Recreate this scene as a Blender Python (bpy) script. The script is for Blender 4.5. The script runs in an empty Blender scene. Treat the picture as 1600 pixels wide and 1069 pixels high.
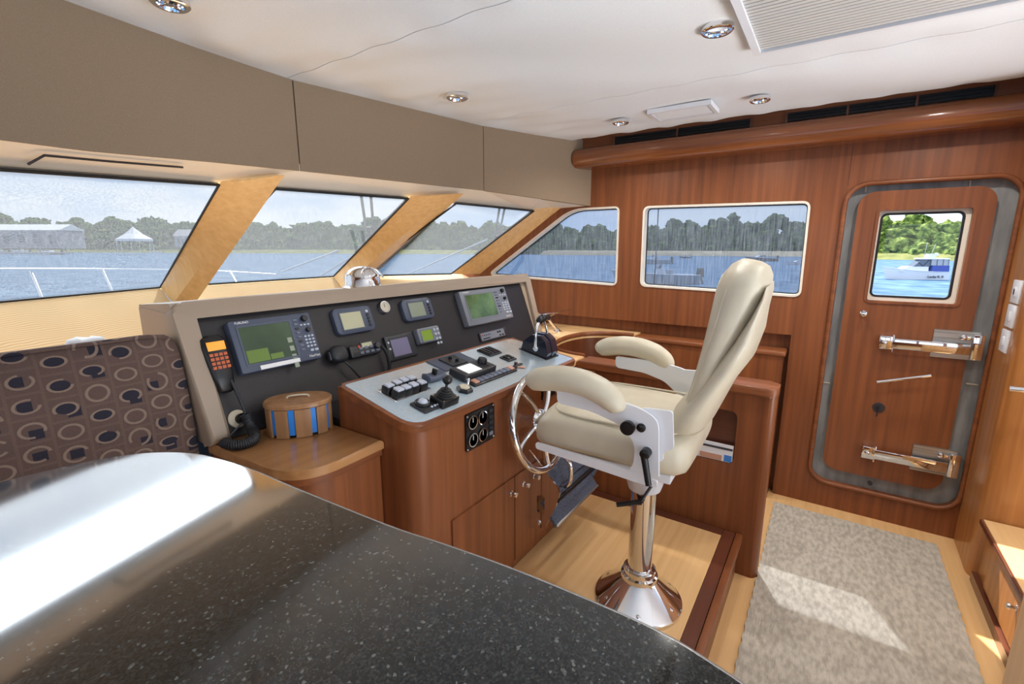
import bpy, bmesh, math, random
import numpy as np
from mathutils import Vector, Matrix
random.seed(7)
S = bpy.context.scene
COL = S.collection
PI = math.pi

# ------------------------------------------------------------------ camera
cam_d = bpy.data.cameras.new('camera')
cam_d.sensor_width = 36.0
cam_d.lens = 730.7 / 1600 * 36.0
cam_d.clip_start = 0.02
cam_d.clip_end = 3000
cam = bpy.data.objects.new('camera', cam_d)
COL.objects.link(cam)
cam.location = (0, 0, 1.5)
cam.rotation_euler = (math.radians(90) - math.atan(147 / 730.7), 0, math.radians(34.1 - 90))
S.camera = cam

# ------------------------------------------------------------------ light
S.view_settings.view_transform = 'Standard'
S.view_settings.look = 'None'
S.view_settings.gamma = 1.0
S.view_settings.use_curve_mapping = False
S.view_settings.exposure = 0.62

world = bpy.data.worlds.new('sky')
S.world = world
world.use_nodes = True
wn = world.node_tree
wn.nodes.clear()
w_out = wn.nodes.new('ShaderNodeOutputWorld')
w_bg = wn.nodes.new('ShaderNodeBackground')
w_tc = wn.nodes.new('ShaderNodeTexCoord')
w_map = wn.nodes.new('ShaderNodeMapping')
w_map.inputs['Scale'].default_value = (1.6, 1.6, 6.0)
w_noise = wn.nodes.new('ShaderNodeTexNoise')
w_noise.inputs['Scale'].default_value = 2.2
w_noise.inputs['Detail'].default_value = 6
w_ramp = wn.nodes.new('ShaderNodeValToRGB')
w_ramp.color_ramp.elements[0].position = 0.38
w_ramp.color_ramp.elements[0].color = (0.60, 0.73, 0.93, 1)
w_ramp.color_ramp.elements[1].position = 0.62
w_ramp.color_ramp.elements[1].color = (0.98, 1.0, 1.02, 1)
wn.links.new(w_tc.outputs['Generated'], w_map.inputs[0])
wn.links.new(w_map.outputs[0], w_noise.inputs['Vector'])
wn.links.new(w_noise.outputs['Fac'], w_ramp.inputs[0])
wn.links.new(w_ramp.outputs[0], w_bg.inputs['Color'])
w_bg.inputs['Strength'].default_value = 1.5
wn.links.new(w_bg.outputs[0], w_out.inputs[0])

sun_d = bpy.data.lights.new('sun', 'SUN')
sun_d.energy = 7.5
sun_d.angle = math.radians(0.6)
sun_d.color = (1.0, 0.93, 0.82)
sun = bpy.data.objects.new('sun', sun_d)
COL.objects.link(sun)
sun.rotation_euler = Vector((-0.645, -0.34, -1.0)).to_track_quat('-Z', 'Y').to_euler()

def fill_light(name, loc, to, sx, sy, power, color=(0.96, 0.98, 1.0)):
    d = bpy.data.lights.new(name, 'AREA')
    d.shape = 'RECTANGLE'; d.size = sx; d.size_y = sy
    d.energy = power; d.color = color
    o = bpy.data.objects.new(name, d)
    COL.objects.link(o)
    o.location = loc
    o.rotation_euler = (Vector(to) - Vector(loc)).to_track_quat('-Z', 'Y').to_euler()
    return o
# added area light far behind the camera, general fill with no source modelled
fill_light('aft_fill', (0.6, -5.2, 1.35), (1.6, 0.6, 1.75), 4.0, 1.7, 44)
# added low upward fill behind the camera, brightens the ceiling
fill_light('ceiling_fill', (1.1, -2.1, 0.3), (1.4, 0.45, 2.2), 2.4, 1.2, 15).data.spread = math.radians(64)
# added area light high over the bow, boosts light through the front windows
fill_light('bow_fill', (2.4, 8.0, 6.0), (1.6, 1.2, 1.1), 7.0, 3.6, 1500, (0.93, 0.97, 1.0))

# ------------------------------------------------------------------ materials
MATS = {}
def newmat(name):
    m = bpy.data.materials.new(name)
    m.use_nodes = True
    MATS[name] = m
    nt = m.node_tree
    return m, nt, nt.nodes['Principled BSDF']

def lin(r, g, b):
    f = lambda c: (c / 255) / 12.92 if c / 255 <= 0.04045 else ((c / 255 + 0.055) / 1.055) ** 2.4
    return (f(r), f(g), f(b), 1)

def plain(name, rgb, rough=0.5, metal=0.0, spec=0.5, coat=0.0, emit=None, es=1.0, aniso=0):
    m, nt, p = newmat(name)
    p.inputs['Base Color'].default_value = rgb
    p.inputs['Roughness'].default_value = rough
    p.inputs['Metallic'].default_value = metal
    p.inputs['Specular IOR Level'].default_value = spec
    p.inputs['Coat Weight'].default_value = coat
    p.inputs['Coat Roughness'].default_value = 0.08
    if emit:
        p.inputs['Emission Color'].default_value = emit
        p.inputs['Emission Strength'].default_value = es
    return m

def noisy(name, c1, c2, scale=(20, 20, 20), rough=0.6, bump=0.0, detail=4, coat=0.0, spec=0.5, lo=0.35, hi=0.65, bscale=None):
    m, nt, p = newmat(name)
    N = nt.nodes; L = nt.links
    tc = N.new('ShaderNodeTexCoord'); mp = N.new('ShaderNodeMapping')
    mp.inputs['Scale'].default_value = scale
    no = N.new('ShaderNodeTexNoise'); no.inputs['Scale'].default_value = 1.0; no.inputs['Detail'].default_value = detail
    rp = N.new('ShaderNodeValToRGB')
    rp.color_ramp.elements[0].color = c1; rp.color_ramp.elements[1].color = c2
    rp.color_ramp.elements[0].position = lo; rp.color_ramp.elements[1].position = hi
    L.new(tc.outputs['Object'], mp.inputs[0]); L.new(mp.outputs[0], no.inputs['Vector'])
    L.new(no.outputs['Fac'], rp.inputs[0]); L.new(rp.outputs[0], p.inputs['Base Color'])
    p.inputs['Roughness'].default_value = rough
    p.inputs['Coat Weight'].default_value = coat
    p.inputs['Coat Roughness'].default_value = 0.12
    p.inputs['Specular IOR Level'].default_value = spec
    if bump:
        b = N.new('ShaderNodeBump'); b.inputs['Strength'].default_value = bump; b.inputs['Distance'].default_value = 0.004
        src = no
        if bscale:
            mp2 = N.new('ShaderNodeMapping'); mp2.inputs['Scale'].default_value = bscale
            src = N.new('ShaderNodeTexNoise'); src.inputs['Scale'].default_value = 1.0; src.inputs['Detail'].default_value = 3
            L.new(tc.outputs['Object'], mp2.inputs[0]); L.new(mp2.outputs[0], src.inputs['Vector'])
        L.new(src.outputs['Fac'], b.inputs['Height']); L.new(b.outputs[0], p.inputs['Normal'])
    return m

def wood(name, c1, c2, axis, rough=0.42, coat=0.12):
    s = {'x': (1.3, 34, 34), 'y': (34, 1.3, 34), 'z': (34, 34, 1.3)}[axis]
    return noisy(name, c1, c2, s, rough, 0.04, 5, coat, 0.4, 0.25, 0.75)

CH1, CH2 = lin(108, 60, 33), lin(146, 86, 48)
for ax in 'xyz':
    wood('cherry_' + ax, CH1, CH2, ax)
    wood('maple_' + ax, lin(220, 178, 120), lin(238, 202, 146), ax, 0.45, 0.1)
    wood('oak_' + ax, lin(212, 166, 110), lin(228, 188, 134), ax, 0.4, 0.1)
wood('dark_cherry_y', lin(84, 46, 32), lin(108, 60, 42), 'y', 0.3, 0.4)
wood('dark_cherry_x', lin(84, 46, 32), lin(108, 60, 42), 'x', 0.3, 0.4)
wood('honey_z', lin(146, 90, 44), lin(180, 120, 64), 'z', 0.35, 0.3)
wood('box_wood', lin(140, 100, 66), lin(178, 134, 92), 'z', 0.45, 0.2)
wood('shelf_wood', lin(160, 112, 68), lin(186, 138, 90), 'x', 0.3, 0.5)
noisy('soffit_fabric', lin(138, 119, 98), lin(152, 132, 110), (600, 600, 600), 0.9, 0.15, 2, spec=0.1)
noisy('headliner', lin(228, 233, 238), lin(234, 239, 244), (300, 300, 300), 0.85, 0.05, 2, spec=0.15)
noisy('rug_weave', lin(164, 156, 143), lin(194, 186, 172), (26, 60, 30), 0.95, 1.0, 6, spec=0.05, bscale=(24, 150, 60))
noisy('cream_leather', lin(200, 191, 168), lin(209, 200, 178), (8, 8, 8), 0.42, 0.1, 3, bscale=(220, 220, 220))
plain('edge_highlight', lin(190, 192, 190), 0.25, 0.4)
plain('white_paint', lin(232, 235, 240), 0.35, coat=0.3)
plain('cream_trim', lin(232, 222, 206), 0.4)
plain('dash_bezel', lin(160, 142, 123), 0.45)
plain('chrome', (0.82, 0.83, 0.85, 1), 0.06, 1.0)
noisy('brushed_steel', lin(150, 150, 150), lin(185, 184, 180), (3, 3, 160), 0.35, 0, 3)
MATS['brushed_steel'].node_tree.nodes['Principled BSDF'].inputs['Metallic'].default_value = 0.85
noisy('grey_frame', lin(118, 120, 120), lin(150, 152, 150), (20, 20, 4), 0.4, 0, 3)
noisy('dash_black', lin(32, 29, 31), lin(42, 39, 41), (400, 400, 400), 0.42, 0.06, 2, spec=0.45)
plain('navy_plastic', lin(74, 82, 100), 0.42)
plain('grey_plastic', lin(120, 124, 134), 0.4)
plain('charcoal_plastic', lin(40, 42, 46), 0.4)
plain('black_plastic', lin(18, 18, 20), 0.35)
plain('button_light', lin(190, 196, 208), 0.4)
plain('button_grey', lin(104, 112, 130), 0.4)
plain('gunmetal', lin(70, 70, 76), 0.3, 0.6)
plain('blue_black_plastic', lin(20, 26, 44), 0.22, coat=0.6)
plain('ribbon_blue', lin(40, 128, 214), 0.5)
plain('beige_plastic', lin(206, 196, 172), 0.5)
plain('orange_lcd', lin(214, 150, 60), 0.3, emit=lin(255, 165, 40), es=0.3)
plain('orange_key', lin(170, 84, 50), 0.4, emit=lin(255, 120, 50), es=0.08)
plain('lcd_beige', lin(186, 184, 150), 0.2)
plain('lcd_sage', lin(150, 160, 140), 0.2)
plain('lcd_lime', lin(126, 150, 60), 0.2, emit=lin(120, 150, 50), es=0.15)
plain('lcd_violet', lin(132, 128, 156), 0.18)
plain('lcd_white', lin(236, 236, 236), 0.2, emit=lin(250, 250, 250), es=0.25)
plain('print_green', lin(96, 124, 44), 0.35)
plain('print_white', lin(232, 230, 228), 0.4)
plain('red_plastic', lin(200, 70, 60), 0.4)
plain('print_blue', lin(60, 130, 210), 0.4)
plain('paper', lin(232, 234, 238), 0.5)
plain('skin_print', lin(196, 150, 128), 0.5)
plain('dark_print', lin(60, 60, 72), 0.5)
plain('black_rubber', lin(22, 22, 24), 0.6)
plain('vent_black', lin(14, 13, 14), 0.5)
plain('wire_black', lin(34, 36, 40), 0.45)
noisy('radar_glass', lin(46, 64, 48), lin(78, 96, 72), (5, 5, 5), 0.12, 0, 3)
noisy('radar_glass_bright', lin(54, 78, 46), lin(104, 132, 84), (7, 7, 7), 0.12, 0, 3)
noisy('tread_rubber', lin(52, 58, 74), lin(104, 112, 130), (330, 330, 330), 0.4, 0.8, 1)
wood('cherry_gloss_y', CH1, CH2, 'y', 0.24, 0.6)
plain('grille_slat', lin(196, 196, 194), 0.5)

def polish(m, rough, k=4.0, e=4.0, base=0.03):
    """thick polished finish: a mirror layer that grows towards grazing angles"""
    nt = m.node_tree; N = nt.nodes; L = nt.links
    p = N['Principled BSDF']; out = [n for n in N if n.type == 'OUTPUT_MATERIAL'][0]
    p.inputs['Roughness'].default_value = 0.6; p.inputs['Specular IOR Level'].default_value = 0.0
    lw = N.new('ShaderNodeLayerWeight'); lw.inputs['Blend'].default_value = 0.5
    pw = N.new('ShaderNodeMath'); pw.operation = 'POWER'; pw.inputs[1].default_value = e
    ml = N.new('ShaderNodeMath'); ml.operation = 'MULTIPLY_ADD'; ml.inputs[1].default_value = k; ml.inputs[2].default_value = base; ml.use_clamp = True
    gl = N.new('ShaderNodeBsdfGlossy'); gl.inputs['Roughness'].default_value = rough
    mx = N.new('ShaderNodeMixShader')
    L.new(lw.outputs['Facing'], pw.inputs[0]); L.new(pw.outputs[0], ml.inputs[0]); L.new(ml.outputs[0], mx.inputs[0])
    L.new(p.outputs[0], mx.inputs[1]); L.new(gl.outputs[0], mx.inputs[2]); L.new(mx.outputs[0], out.inputs[0])

noisy('desk_laminate', lin(184, 204, 216), lin(194, 212, 224), (120, 120, 120), 0.3, 0.0, 2)
polish(MATS['desk_laminate'], 0.2, 3.0, 4.0, 0.05)

def granite():
    m, nt, p = newmat('granite')
    N = nt.nodes; L = nt.links
    tc = N.new('ShaderNodeTexCoord')
    v = N.new('ShaderNodeTexVoronoi'); v.inputs['Scale'].default_value = 330; v.inputs['Randomness'].default_value = 1
    n2 = N.new('ShaderNodeTexNoise'); n2.inputs['Scale'].default_value = 330; n2.inputs['Detail'].default_value = 2
    n3 = N.new('ShaderNodeTexNoise'); n3.inputs['Scale'].default_value = 90; n3.inputs['Detail'].default_value = 4
    for t in (v, n2, n3): L.new(tc.outputs['Object'], t.inputs['Vector'])
    r1 = N.new('ShaderNodeValToRGB')
    e = r1.color_ramp.elements
    e[0].position = 0.40; e[0].color = lin(23, 25, 25); e[1].position = 0.75; e[1].color = lin(68, 71, 69)
    L.new(n2.outputs['Fac'], r1.inputs[0])
    r2 = N.new('ShaderNodeValToRGB')
    e = r2.color_ramp.elements
    e[0].position = 0.95; e[0].color = (0, 0, 0, 1); e[1].position = 0.99; e[1].color = (1, 1, 1, 1)
    sep = N.new('ShaderNodeSeparateColor'); L.new(v.outputs['Color'], sep.inputs[0]); L.new(sep.outputs[0], r2.inputs[0])
    r3 = N.new('ShaderNodeValToRGB')
    e = r3.color_ramp.elements
    e[0].position = 0.35; e[0].color = (0.55, 0.55, 0.55, 1); e[1].position = 0.7; e[1].color = (1.3, 1.3, 1.3, 1)
    L.new(n3.outputs['Fac'], r3.inputs[0])
    mu = N.new('ShaderNodeMix'); mu.data_type = 'RGBA'; mu.blend_type = 'MULTIPLY'; mu.inputs['Factor'].default_value = 1
    L.new(r1.outputs[0], mu.inputs['A']); L.new(r3.outputs[0], mu.inputs['B'])
    mx = N.new('ShaderNodeMix'); mx.data_type = 'RGBA'
    L.new(r2.outputs[0], mx.inputs['Factor']); L.new(mu.outputs['Result'], mx.inputs['A']); mx.inputs['B'].default_value = lin(112, 116, 112)
    L.new(mx.outputs['Result'], p.inputs['Base Color'])
    polish(m, 0.07, 5.2)
granite()

def upholstery():
    m, nt, p = newmat('circle_upholstery')
    N = nt.nodes; L = nt.links
    def M(op, a, b=None, c=None):
        n = N.new('ShaderNodeMath'); n.operation = op
        for i, x in enumerate((a, b, c)):
            if x is None: continue
            if isinstance(x, (int, float)): n.inputs[i].default_value = x
            else: L.new(x, n.inputs[i])
        return n.outputs[0]
    tc = N.new('ShaderNodeTexCoord')
    sp = N.new('ShaderNodeSeparateXYZ'); L.new(tc.outputs['Object'], sp.inputs[0])
    X = M('MULTIPLY', sp.outputs['X'], 1 / 0.066)
    Z = M('MULTIPLY', sp.outputs['Z'], 1 / 0.058)
    cx = M('FLOOR', X)
    Zs = M('ADD', Z, M('MULTIPLY', M('MODULO', cx, 2.0), 0.4))
    cz = M('FLOOR', Zs)
    fx = M('SUBTRACT', M('FRACT', X), 0.5)
    fz = M('SUBTRACT', M('FRACT', Zs), 0.5)
    cmb = N.new('ShaderNodeCombineXYZ'); L.new(cx, cmb.inputs[0]); L.new(cz, cmb.inputs[1])
    wn_ = N.new('ShaderNodeTexWhiteNoise'); wn_.noise_dimensions = '3D'; L.new(cmb.outputs[0], wn_.inputs['Vector'])
    sc = N.new('ShaderNodeSeparateColor'); L.new(wn_.outputs['Color'], sc.inputs[0])
    r, g, b = sc.outputs
    asp = M('ADD', 0.85, M('MULTIPLY', r, 0.75))
    ex = fx; ez = M('MULTIPLY', fz, asp)
    d = M('SQRT', M('ADD', M('MULTIPLY', ex, ex), M('MULTIPLY', ez, ez)))
    ring = M('LESS_THAN', M('ABSOLUTE', M('SUBTRACT', d, 0.34)), 0.048)
    ang = M('ARCTAN2', fz, fx)
    gap = M('LESS_THAN', M('ABSOLUTE', M('SUBTRACT', ang, M('MULTIPLY', M('SUBTRACT', g, 0.5), 5.0))), 0.55)
    ring = M('MULTIPLY', ring, M('SUBTRACT', 1.0, M('MULTIPLY', gap, M('GREATER_THAN', b, 0.4))))
    inside = M('MULTIPLY', M('LESS_THAN', d, 0.29), M('GREATER_THAN', r, 0.55))
    sx = M('ABSOLUTE', M('ADD', fx, M('MULTIPLY', M('SUBTRACT', g, 0.5), 0.5)))
    sz = M('ABSOLUTE', M('ADD', fz, M('MULTIPLY', M('SUBTRACT', b, 0.5), 0.5)))
    sq = M('MULTIPLY', M('LESS_THAN', M('MAXIMUM', sx, sz), 0.2), M('GREATER_THAN', b, 0.45))
    dark = M('MAXIMUM', inside, sq)
    tilec = M('GREATER_THAN', M('MAXIMUM', M('ABSOLUTE', fx), M('ABSOLUTE', fz)), 0.45)
    no = N.new('ShaderNodeTexNoise'); no.inputs['Scale'].default_value = 500; L.new(tc.outputs['Object'], no.inputs['Vector'])
    def mixc(f, A, B):
        n = N.new('ShaderNodeMix'); n.data_type = 'RGBA'
        L.new(f, n.inputs['Factor'])
        for s, x in (('A', A), ('B', B)):
            if isinstance(x, tuple): n.inputs[s].default_value = x
            else: L.new(x, n.inputs[s])
        return n.outputs['Result']
    c = mixc(tilec, lin(92, 74, 68), lin(101, 82, 74))
    c = mixc(dark, c, lin(44, 42, 52))
    c = mixc(ring, c, lin(130, 112, 99))
    n = N.new('ShaderNodeMix'); n.data_type = 'RGBA'; n.blend_type = 'OVERLAY'; n.inputs['Factor'].default_value = 0.35
    L.new(c, n.inputs['A']); L.new(no.outputs['Fac'], n.inputs['B'])
    L.new(n.outputs['Result'], p.inputs['Base Color'])
    p.inputs['Roughness'].default_value = 0.85
    p.inputs['Specular IOR Level'].default_value = 0.2
upholstery()

def screened(name, clear, tint, streak):
    """glass behind a woven sun screen: partly see-through, partly a pale lit mesh"""
    m = bpy.data.materials.new(name); m.use_nodes = True; MATS[name] = m
    nt = m.node_tree; N = nt.nodes; L = nt.links
    N.clear()
    out = N.new('ShaderNodeOutputMaterial')
    tr = N.new('ShaderNodeBsdfTransparent'); tr.inputs[0].default_value = tint
    df = N.new('ShaderNodeBsdfDiffuse'); df.inputs[0].default_value = (0.8, 0.82, 0.85, 1)
    tl = N.new('ShaderNodeBsdfTranslucent'); tl.inputs[0].default_value = (0.8, 0.82, 0.85, 1)
    m1 = N.new('ShaderNodeMixShader'); m1.inputs[0].default_value = 0.75
    L.new(df.outputs[0], m1.inputs[1]); L.new(tl.outputs[0], m1.inputs[2])
    tc = N.new('ShaderNodeTexCoord'); mp = N.new('ShaderNodeMapping'); mp.inputs['Scale'].default_value = (160, 160, 9)
    no = N.new('ShaderNodeTexNoise'); no.inputs['Scale'].default_value = 1; no.inputs['Detail'].default_value = 3
    L.new(tc.outputs['Object'], mp.inputs[0]); L.new(mp.outputs[0], no.inputs['Vector'])
    mr = N.new('ShaderNodeMapRange')
    mr.inputs['From Min'].default_value = 0.3; mr.inputs['From Max'].default_value = 0.7
    mr.inputs['To Min'].default_value = 1 - clear - streak; mr.inputs['To Max'].default_value = 1 - clear + streak
    L.new(no.outputs['Fac'], mr.inputs['Value'])
    m2 = N.new('ShaderNodeMixShader')
    L.new(mr.outputs[0], m2.inputs[0]); L.new(tr.outputs[0], m2.inputs[1]); L.new(m1.outputs[0], m2.inputs[2])
    L.new(m2.outputs[0], out.inputs[0])
    return m
screened('windshield_glass', 0.935, (0.54, 0.555, 0.57, 1), 0.04)
screened('side_glass', 0.925, (0.46, 0.50, 0.56, 1), 0.06)
def clear_glass():
    m = bpy.data.materials.new('clear_glass'); m.use_nodes = True; MATS['clear_glass'] = m
    nt = m.node_tree; N = nt.nodes; L = nt.links; N.clear()
    out = N.new('ShaderNodeOutputMaterial'); tr = N.new('ShaderNodeBsdfTransparent')
    gl = N.new('ShaderNodeBsdfGlossy'); gl.inputs['Roughness'].default_value = 0.02
    mx = N.new('ShaderNodeMixShader'); mx.inputs[0].default_value = 0.02
    L.new(tr.outputs[0], mx.inputs[1]); L.new(gl.outputs[0], mx.inputs[2]); L.new(mx.outputs[0], out.inputs[0])
clear_glass()

def sill_fabric():
    m, nt, p = newmat('sill_fabric')
    N = nt.nodes; L = nt.links
    tc = N.new('ShaderNodeTexCoord')
    wv = N.new('ShaderNodeTexWave'); wv.wave_type = 'BANDS'; wv.bands_direction = 'Z'
    wv.inputs['Scale'].default_value = 48; wv.inputs['Distortion'].default_value = 9
    wv.inputs['Detail'].default_value = 1; wv.inputs['Detail Scale'].default_value = 0.16
    L.new(tc.outputs['Object'], wv.inputs['Vector'])
    rp = N.new('ShaderNodeValToRGB')
    rp.color_ramp.elements[0].color = lin(206, 178, 136); rp.color_ramp.elements[1].color = lin(226, 204, 166)
    L.new(wv.outputs['Fac'], rp.inputs[0]); L.new(rp.outputs[0], p.inputs['Base Color'])
    p.inputs['Roughness'].default_value = 0.8
    p.inputs['Specular IOR Level'].default_value = 0.1
sill_fabric()

def water():
    m, nt, p = newmat('sea_water')
    N = nt.nodes; L = nt.links
    tc = N.new('ShaderNodeTexCoord'); mp = N.new('ShaderNodeMapping'); mp.inputs['Scale'].default_value = (0.5, 0.5, 0.5)
    no = N.new('ShaderNodeTexNoise'); no.inputs['Scale'].default_value = 1.2; no.inputs['Detail'].default_value = 8
    L.new(tc.outputs['Object'], mp.inputs[0]); L.new(mp.outputs[0], no.inputs['Vector'])
    rp = N.new('ShaderNodeValToRGB')
    rp.color_ramp.elements[0].position = 0.35; rp.color_ramp.elements[1].position = 0.68
    rp.color_ramp.elements[0].color = lin(52, 86, 120); rp.color_ramp.elements[1].color = lin(92, 124, 154)
    L.new(no.outputs['Fac'], rp.inputs[0]); L.new(rp.outputs[0], p.inputs['Base Color'])
    b = N.new('ShaderNodeBump'); b.inputs['Strength'].default_value = 0.6; b.inputs['Distance'].default_value = 0.4
    L.new(no.outputs['Fac'], b.inputs['Height']); L.new(b.outputs[0], p.inputs['Normal'])
    p.inputs['Roughness'].default_value = 0.6
    p.inputs['Specular IOR Level'].default_value = 0.05
water()
noisy('foliage', lin(36, 58, 26), lin(96, 116, 58), (0.7, 0.7, 0.7), 0.9, 0.6, 6, spec=0.1, lo=0.36, hi=0.66)
noisy('foliage_near', lin(48, 76, 30), lin(136, 154, 78), (0.9, 0.9, 0.9), 0.9, 0.6, 6, spec=0.1, lo=0.38, hi=0.66)
noisy('beach_sand', lin(206, 190, 160), lin(226, 212, 184), (0.5, 0.5, 0.5), 0.9)
noisy('marsh_grass', lin(140, 150, 84), lin(176, 180, 110), (0.4, 0.4, 0.4), 0.9)
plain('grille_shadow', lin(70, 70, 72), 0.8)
plain('boat_white', lin(206, 210, 218), 0.3)
plain('boat_grey', lin(150, 156, 168), 0.4)
plain('boat_navy', lin(36, 46, 72), 0.35)
plain('canvas_blue', lin(46, 66, 150), 0.7)
plain('boat_glass', lin(70, 84, 104), 0.1)
plain('motor_black', lin(30, 32, 38), 0.35)
plain('building_grey', lin(150, 150, 158), 0.8)

# ------------------------------------------------------------------ helpers
OFF = {}
def tag(o, label=None, cat=None, group=None, kind=None):
    if label: o['label'] = label
    if cat: o['category'] = cat
    if group: o['group'] = group
    if kind: o['kind'] = kind
    return o

def thing(name, label, cat, loc=(0, 0, 0), mat=None, group=None, kind=None):
    """an Empty at a thing's base; with a 3x3 matrix the parts are given in that local frame, else in world coordinates"""
    o = bpy.data.objects.new(name, None)
    o.empty_display_size = 0.05
    COL.objects.link(o)
    if mat is not None:
        o.matrix_world = Matrix.Translation(Vector(loc)) @ mat.to_4x4()
        OFF[o.name] = Vector((0, 0, 0))
    else:
        o.location = loc
        OFF[o.name] = Vector(loc)
    return tag(o, label, cat, group, kind)

def mk(name, bm, mat, parent=None, smooth=35, label=None, kind=None):
    bmesh.ops.recalc_face_normals(bm, faces=bm.faces[:])
    me = bpy.data.meshes.new(name)
    o = bpy.data.objects.new(name, me)
    COL.objects.link(o)
    if parent is not None:
        off = OFF[parent.name]
        o.parent = parent
        OFF[o.name] = off
    else:
        xs = [v.co for v in bm.verts]
        lo = Vector([min(c[i] for c in xs) for i in range(3)]); hi = Vector([max(c[i] for c in xs) for i in range(3)])
        off = Vector(((lo.x + hi.x) / 2, (lo.y + hi.y) / 2, lo.z))
        o.location = off
        OFF[o.name] = off
    if off.length > 0:
        bmesh.ops.translate(bm, verts=bm.verts[:], vec=-off)
    bm.to_mesh(me); bm.free()
    me.materials.append(MATS[mat])
    if smooth:
        me.polygons.foreach_set('use_smooth', [True] * len(me.polygons))
        me.set_sharp_from_angle(angle=math.radians(smooth))
    if label: o['label'] = label
    if kind: o['kind'] = kind
    return o

def B():
    return bmesh.new()

def box(bm, lo, hi, bev=0.0, seg=2, M=None):
    t = bmesh.new()
    vs = bmesh.ops.create_cube(t, size=1)['verts']
    c = [(a + b) / 2 for a, b in zip(lo, hi)]; s = [b - a for a, b in zip(lo, hi)]
    for v in vs:
        v.co = Vector((c[0] + v.co.x * s[0], c[1] + v.co.y * s[1], c[2] + v.co.z * s[2]))
    if bev:
        bmesh.ops.bevel(t, geom=t.edges[:], offset=bev, segments=seg, profile=0.5, affect='EDGES')
    if M is not None:
        bmesh.ops.transform(t, matrix=M, verts=t.verts[:])
    me = bpy.data.meshes.new('tmp'); t.to_mesh(me); t.free()
    bm.from_mesh(me); bpy.data.meshes.remove(me)
    return bm

def bx(lo, hi, bev=0.0, seg=2, M=None):
    return box(B(), lo, hi, bev, seg, M)

def rrect(u0, u1, v0, v1, r, n=6):
    pts = []
    for cx, cy, a0 in ((u1 - r, v1 - r, 0), (u0 + r, v1 - r, 90), (u0 + r, v0 + r, 180), (u1 - r, v0 + r, 270)):
        for i in range(n + 1):
            a = math.radians(a0 + 90 * i / n)
            pts.append((cx + r * math.cos(a), cy + r * math.sin(a)))
    return pts

def round_poly(pts, rad, n=5):
    """round the corners of a polygon; rad one number or one for each corner"""
    out = []
    N = len(pts)
    for i in range(N):
        r = rad[i] if isinstance(rad, (list, tuple)) else rad
        p, a, b = Vector(pts[i]), Vector(pts[i - 1]), Vector(pts[(i + 1) % N])
        if r <= 0:
            out.append(tuple(p)); continue
        da = (a - p).normalized(); db = (b - p).normalized()
        r = min(r, (a - p).length * 0.49, (b - p).length * 0.49)
        p0 = p + da * r; p1 = p + db * r
        for k in range(n + 1):
            t = k / n
            q = p0 * (1 - t) ** 2 + p * 2 * t * (1 - t) + p1 * t * t
            out.append(tuple(q))
    return out

def slab(bm, pts2, f, t0, t1, bev=0.0, seg=2):
    """extrude a 2-D outline between depths t0 and t1; f maps (u, v, w) to a point"""
    n = len(pts2)
    a = [bm.verts.new(f(u, v, t0)) for u, v in pts2]
    b = [bm.verts.new(f(u, v, t1)) for u, v in pts2]
    fa = bm.faces.new(a); fb = bm.faces.new(b[::-1])
    for i in range(n):
        j = (i + 1) % n
        bm.faces.new((a[i], b[i], b[j], a[j]))
    if bev:
        es = list(fb.edges)
        bmesh.ops.bevel(bm, geom=es, offset=bev, segments=seg, profile=0.5, affect='EDGES')
    return bm

def plate(outer, holes, f, t0, t1):
    """a flat plate with holes"""
    bm = B()
    es = []
    for lp in [outer] + holes:
        vs = [bm.verts.new((u, v, 0)) for u, v in lp]
        for i in range(len(vs)):
            es.append(bm.edges.new((vs[i], vs[(i + 1) % len(vs)])))
    r = bmesh.ops.triangle_fill(bm, use_beauty=True, use_dissolve=False, edges=es)
    fs = [g for g in r['geom'] if isinstance(g, bmesh.types.BMFace)]
    if not fs: fs = bm.faces[:]
    r = bmesh.ops.extrude_face_region(bm, geom=fs)
    for g in r['geom']:
        if isinstance(g, bmesh.types.BMVert): g.co.z = 1
    for v in bm.verts:
        v.co = Vector(f(v.co.x, v.co.y, t0 if v.co.z < 0.5 else t1))
    return bm

def tube(bm, path, rad, n=10, closed=False, flat=1.0, up=None):
    """tube along a path; rad one number or one each; flat squashes the second axis"""
    P = [Vector(p) for p in path]
    N = len(P)
    rings = []
    prev = None
    for i in range(N):
        if closed: t = (P[(i + 1) % N] - P[i - 1])
        else: t = P[min(i + 1, N - 1)] - P[max(i - 1, 0)]
        t.normalize()
        if up is not None:
            u = Vector(up); u = (u - t * u.dot(t)).normalized()
        elif prev is None:
            u = Vector((0, 0, 1)) if abs(t.z) < 0.9 else Vector((1, 0, 0))
            u = (u - t * u.dot(t)).normalized()
        else:
            u = (prev - t * prev.dot(t)).normalized()
        prev = u
        w = t.cross(u)
        r = rad[i] if isinstance(rad, (list, tuple)) else rad
        rings.append([bm.verts.new(P[i] + u * r * math.cos(2 * PI * k / n) + w * r * flat * math.sin(2 * PI * k / n)) for k in range(n)])
    for i in range(N if closed else N - 1):
        a, b = rings[i], rings[(i + 1) % N]
        for k in range(n):
            bm.faces.new((a[k], a[(k + 1) % n], b[(k + 1) % n], b[k]))
    if not closed:
        bm.faces.new(rings[0][::-1]); bm.faces.new(rings[-1])
    return bm

def tb(path, rad, n=10, closed=False, flat=1.0, up=None):
    return tube(B(), path, rad, n, closed, flat, up)

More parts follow.
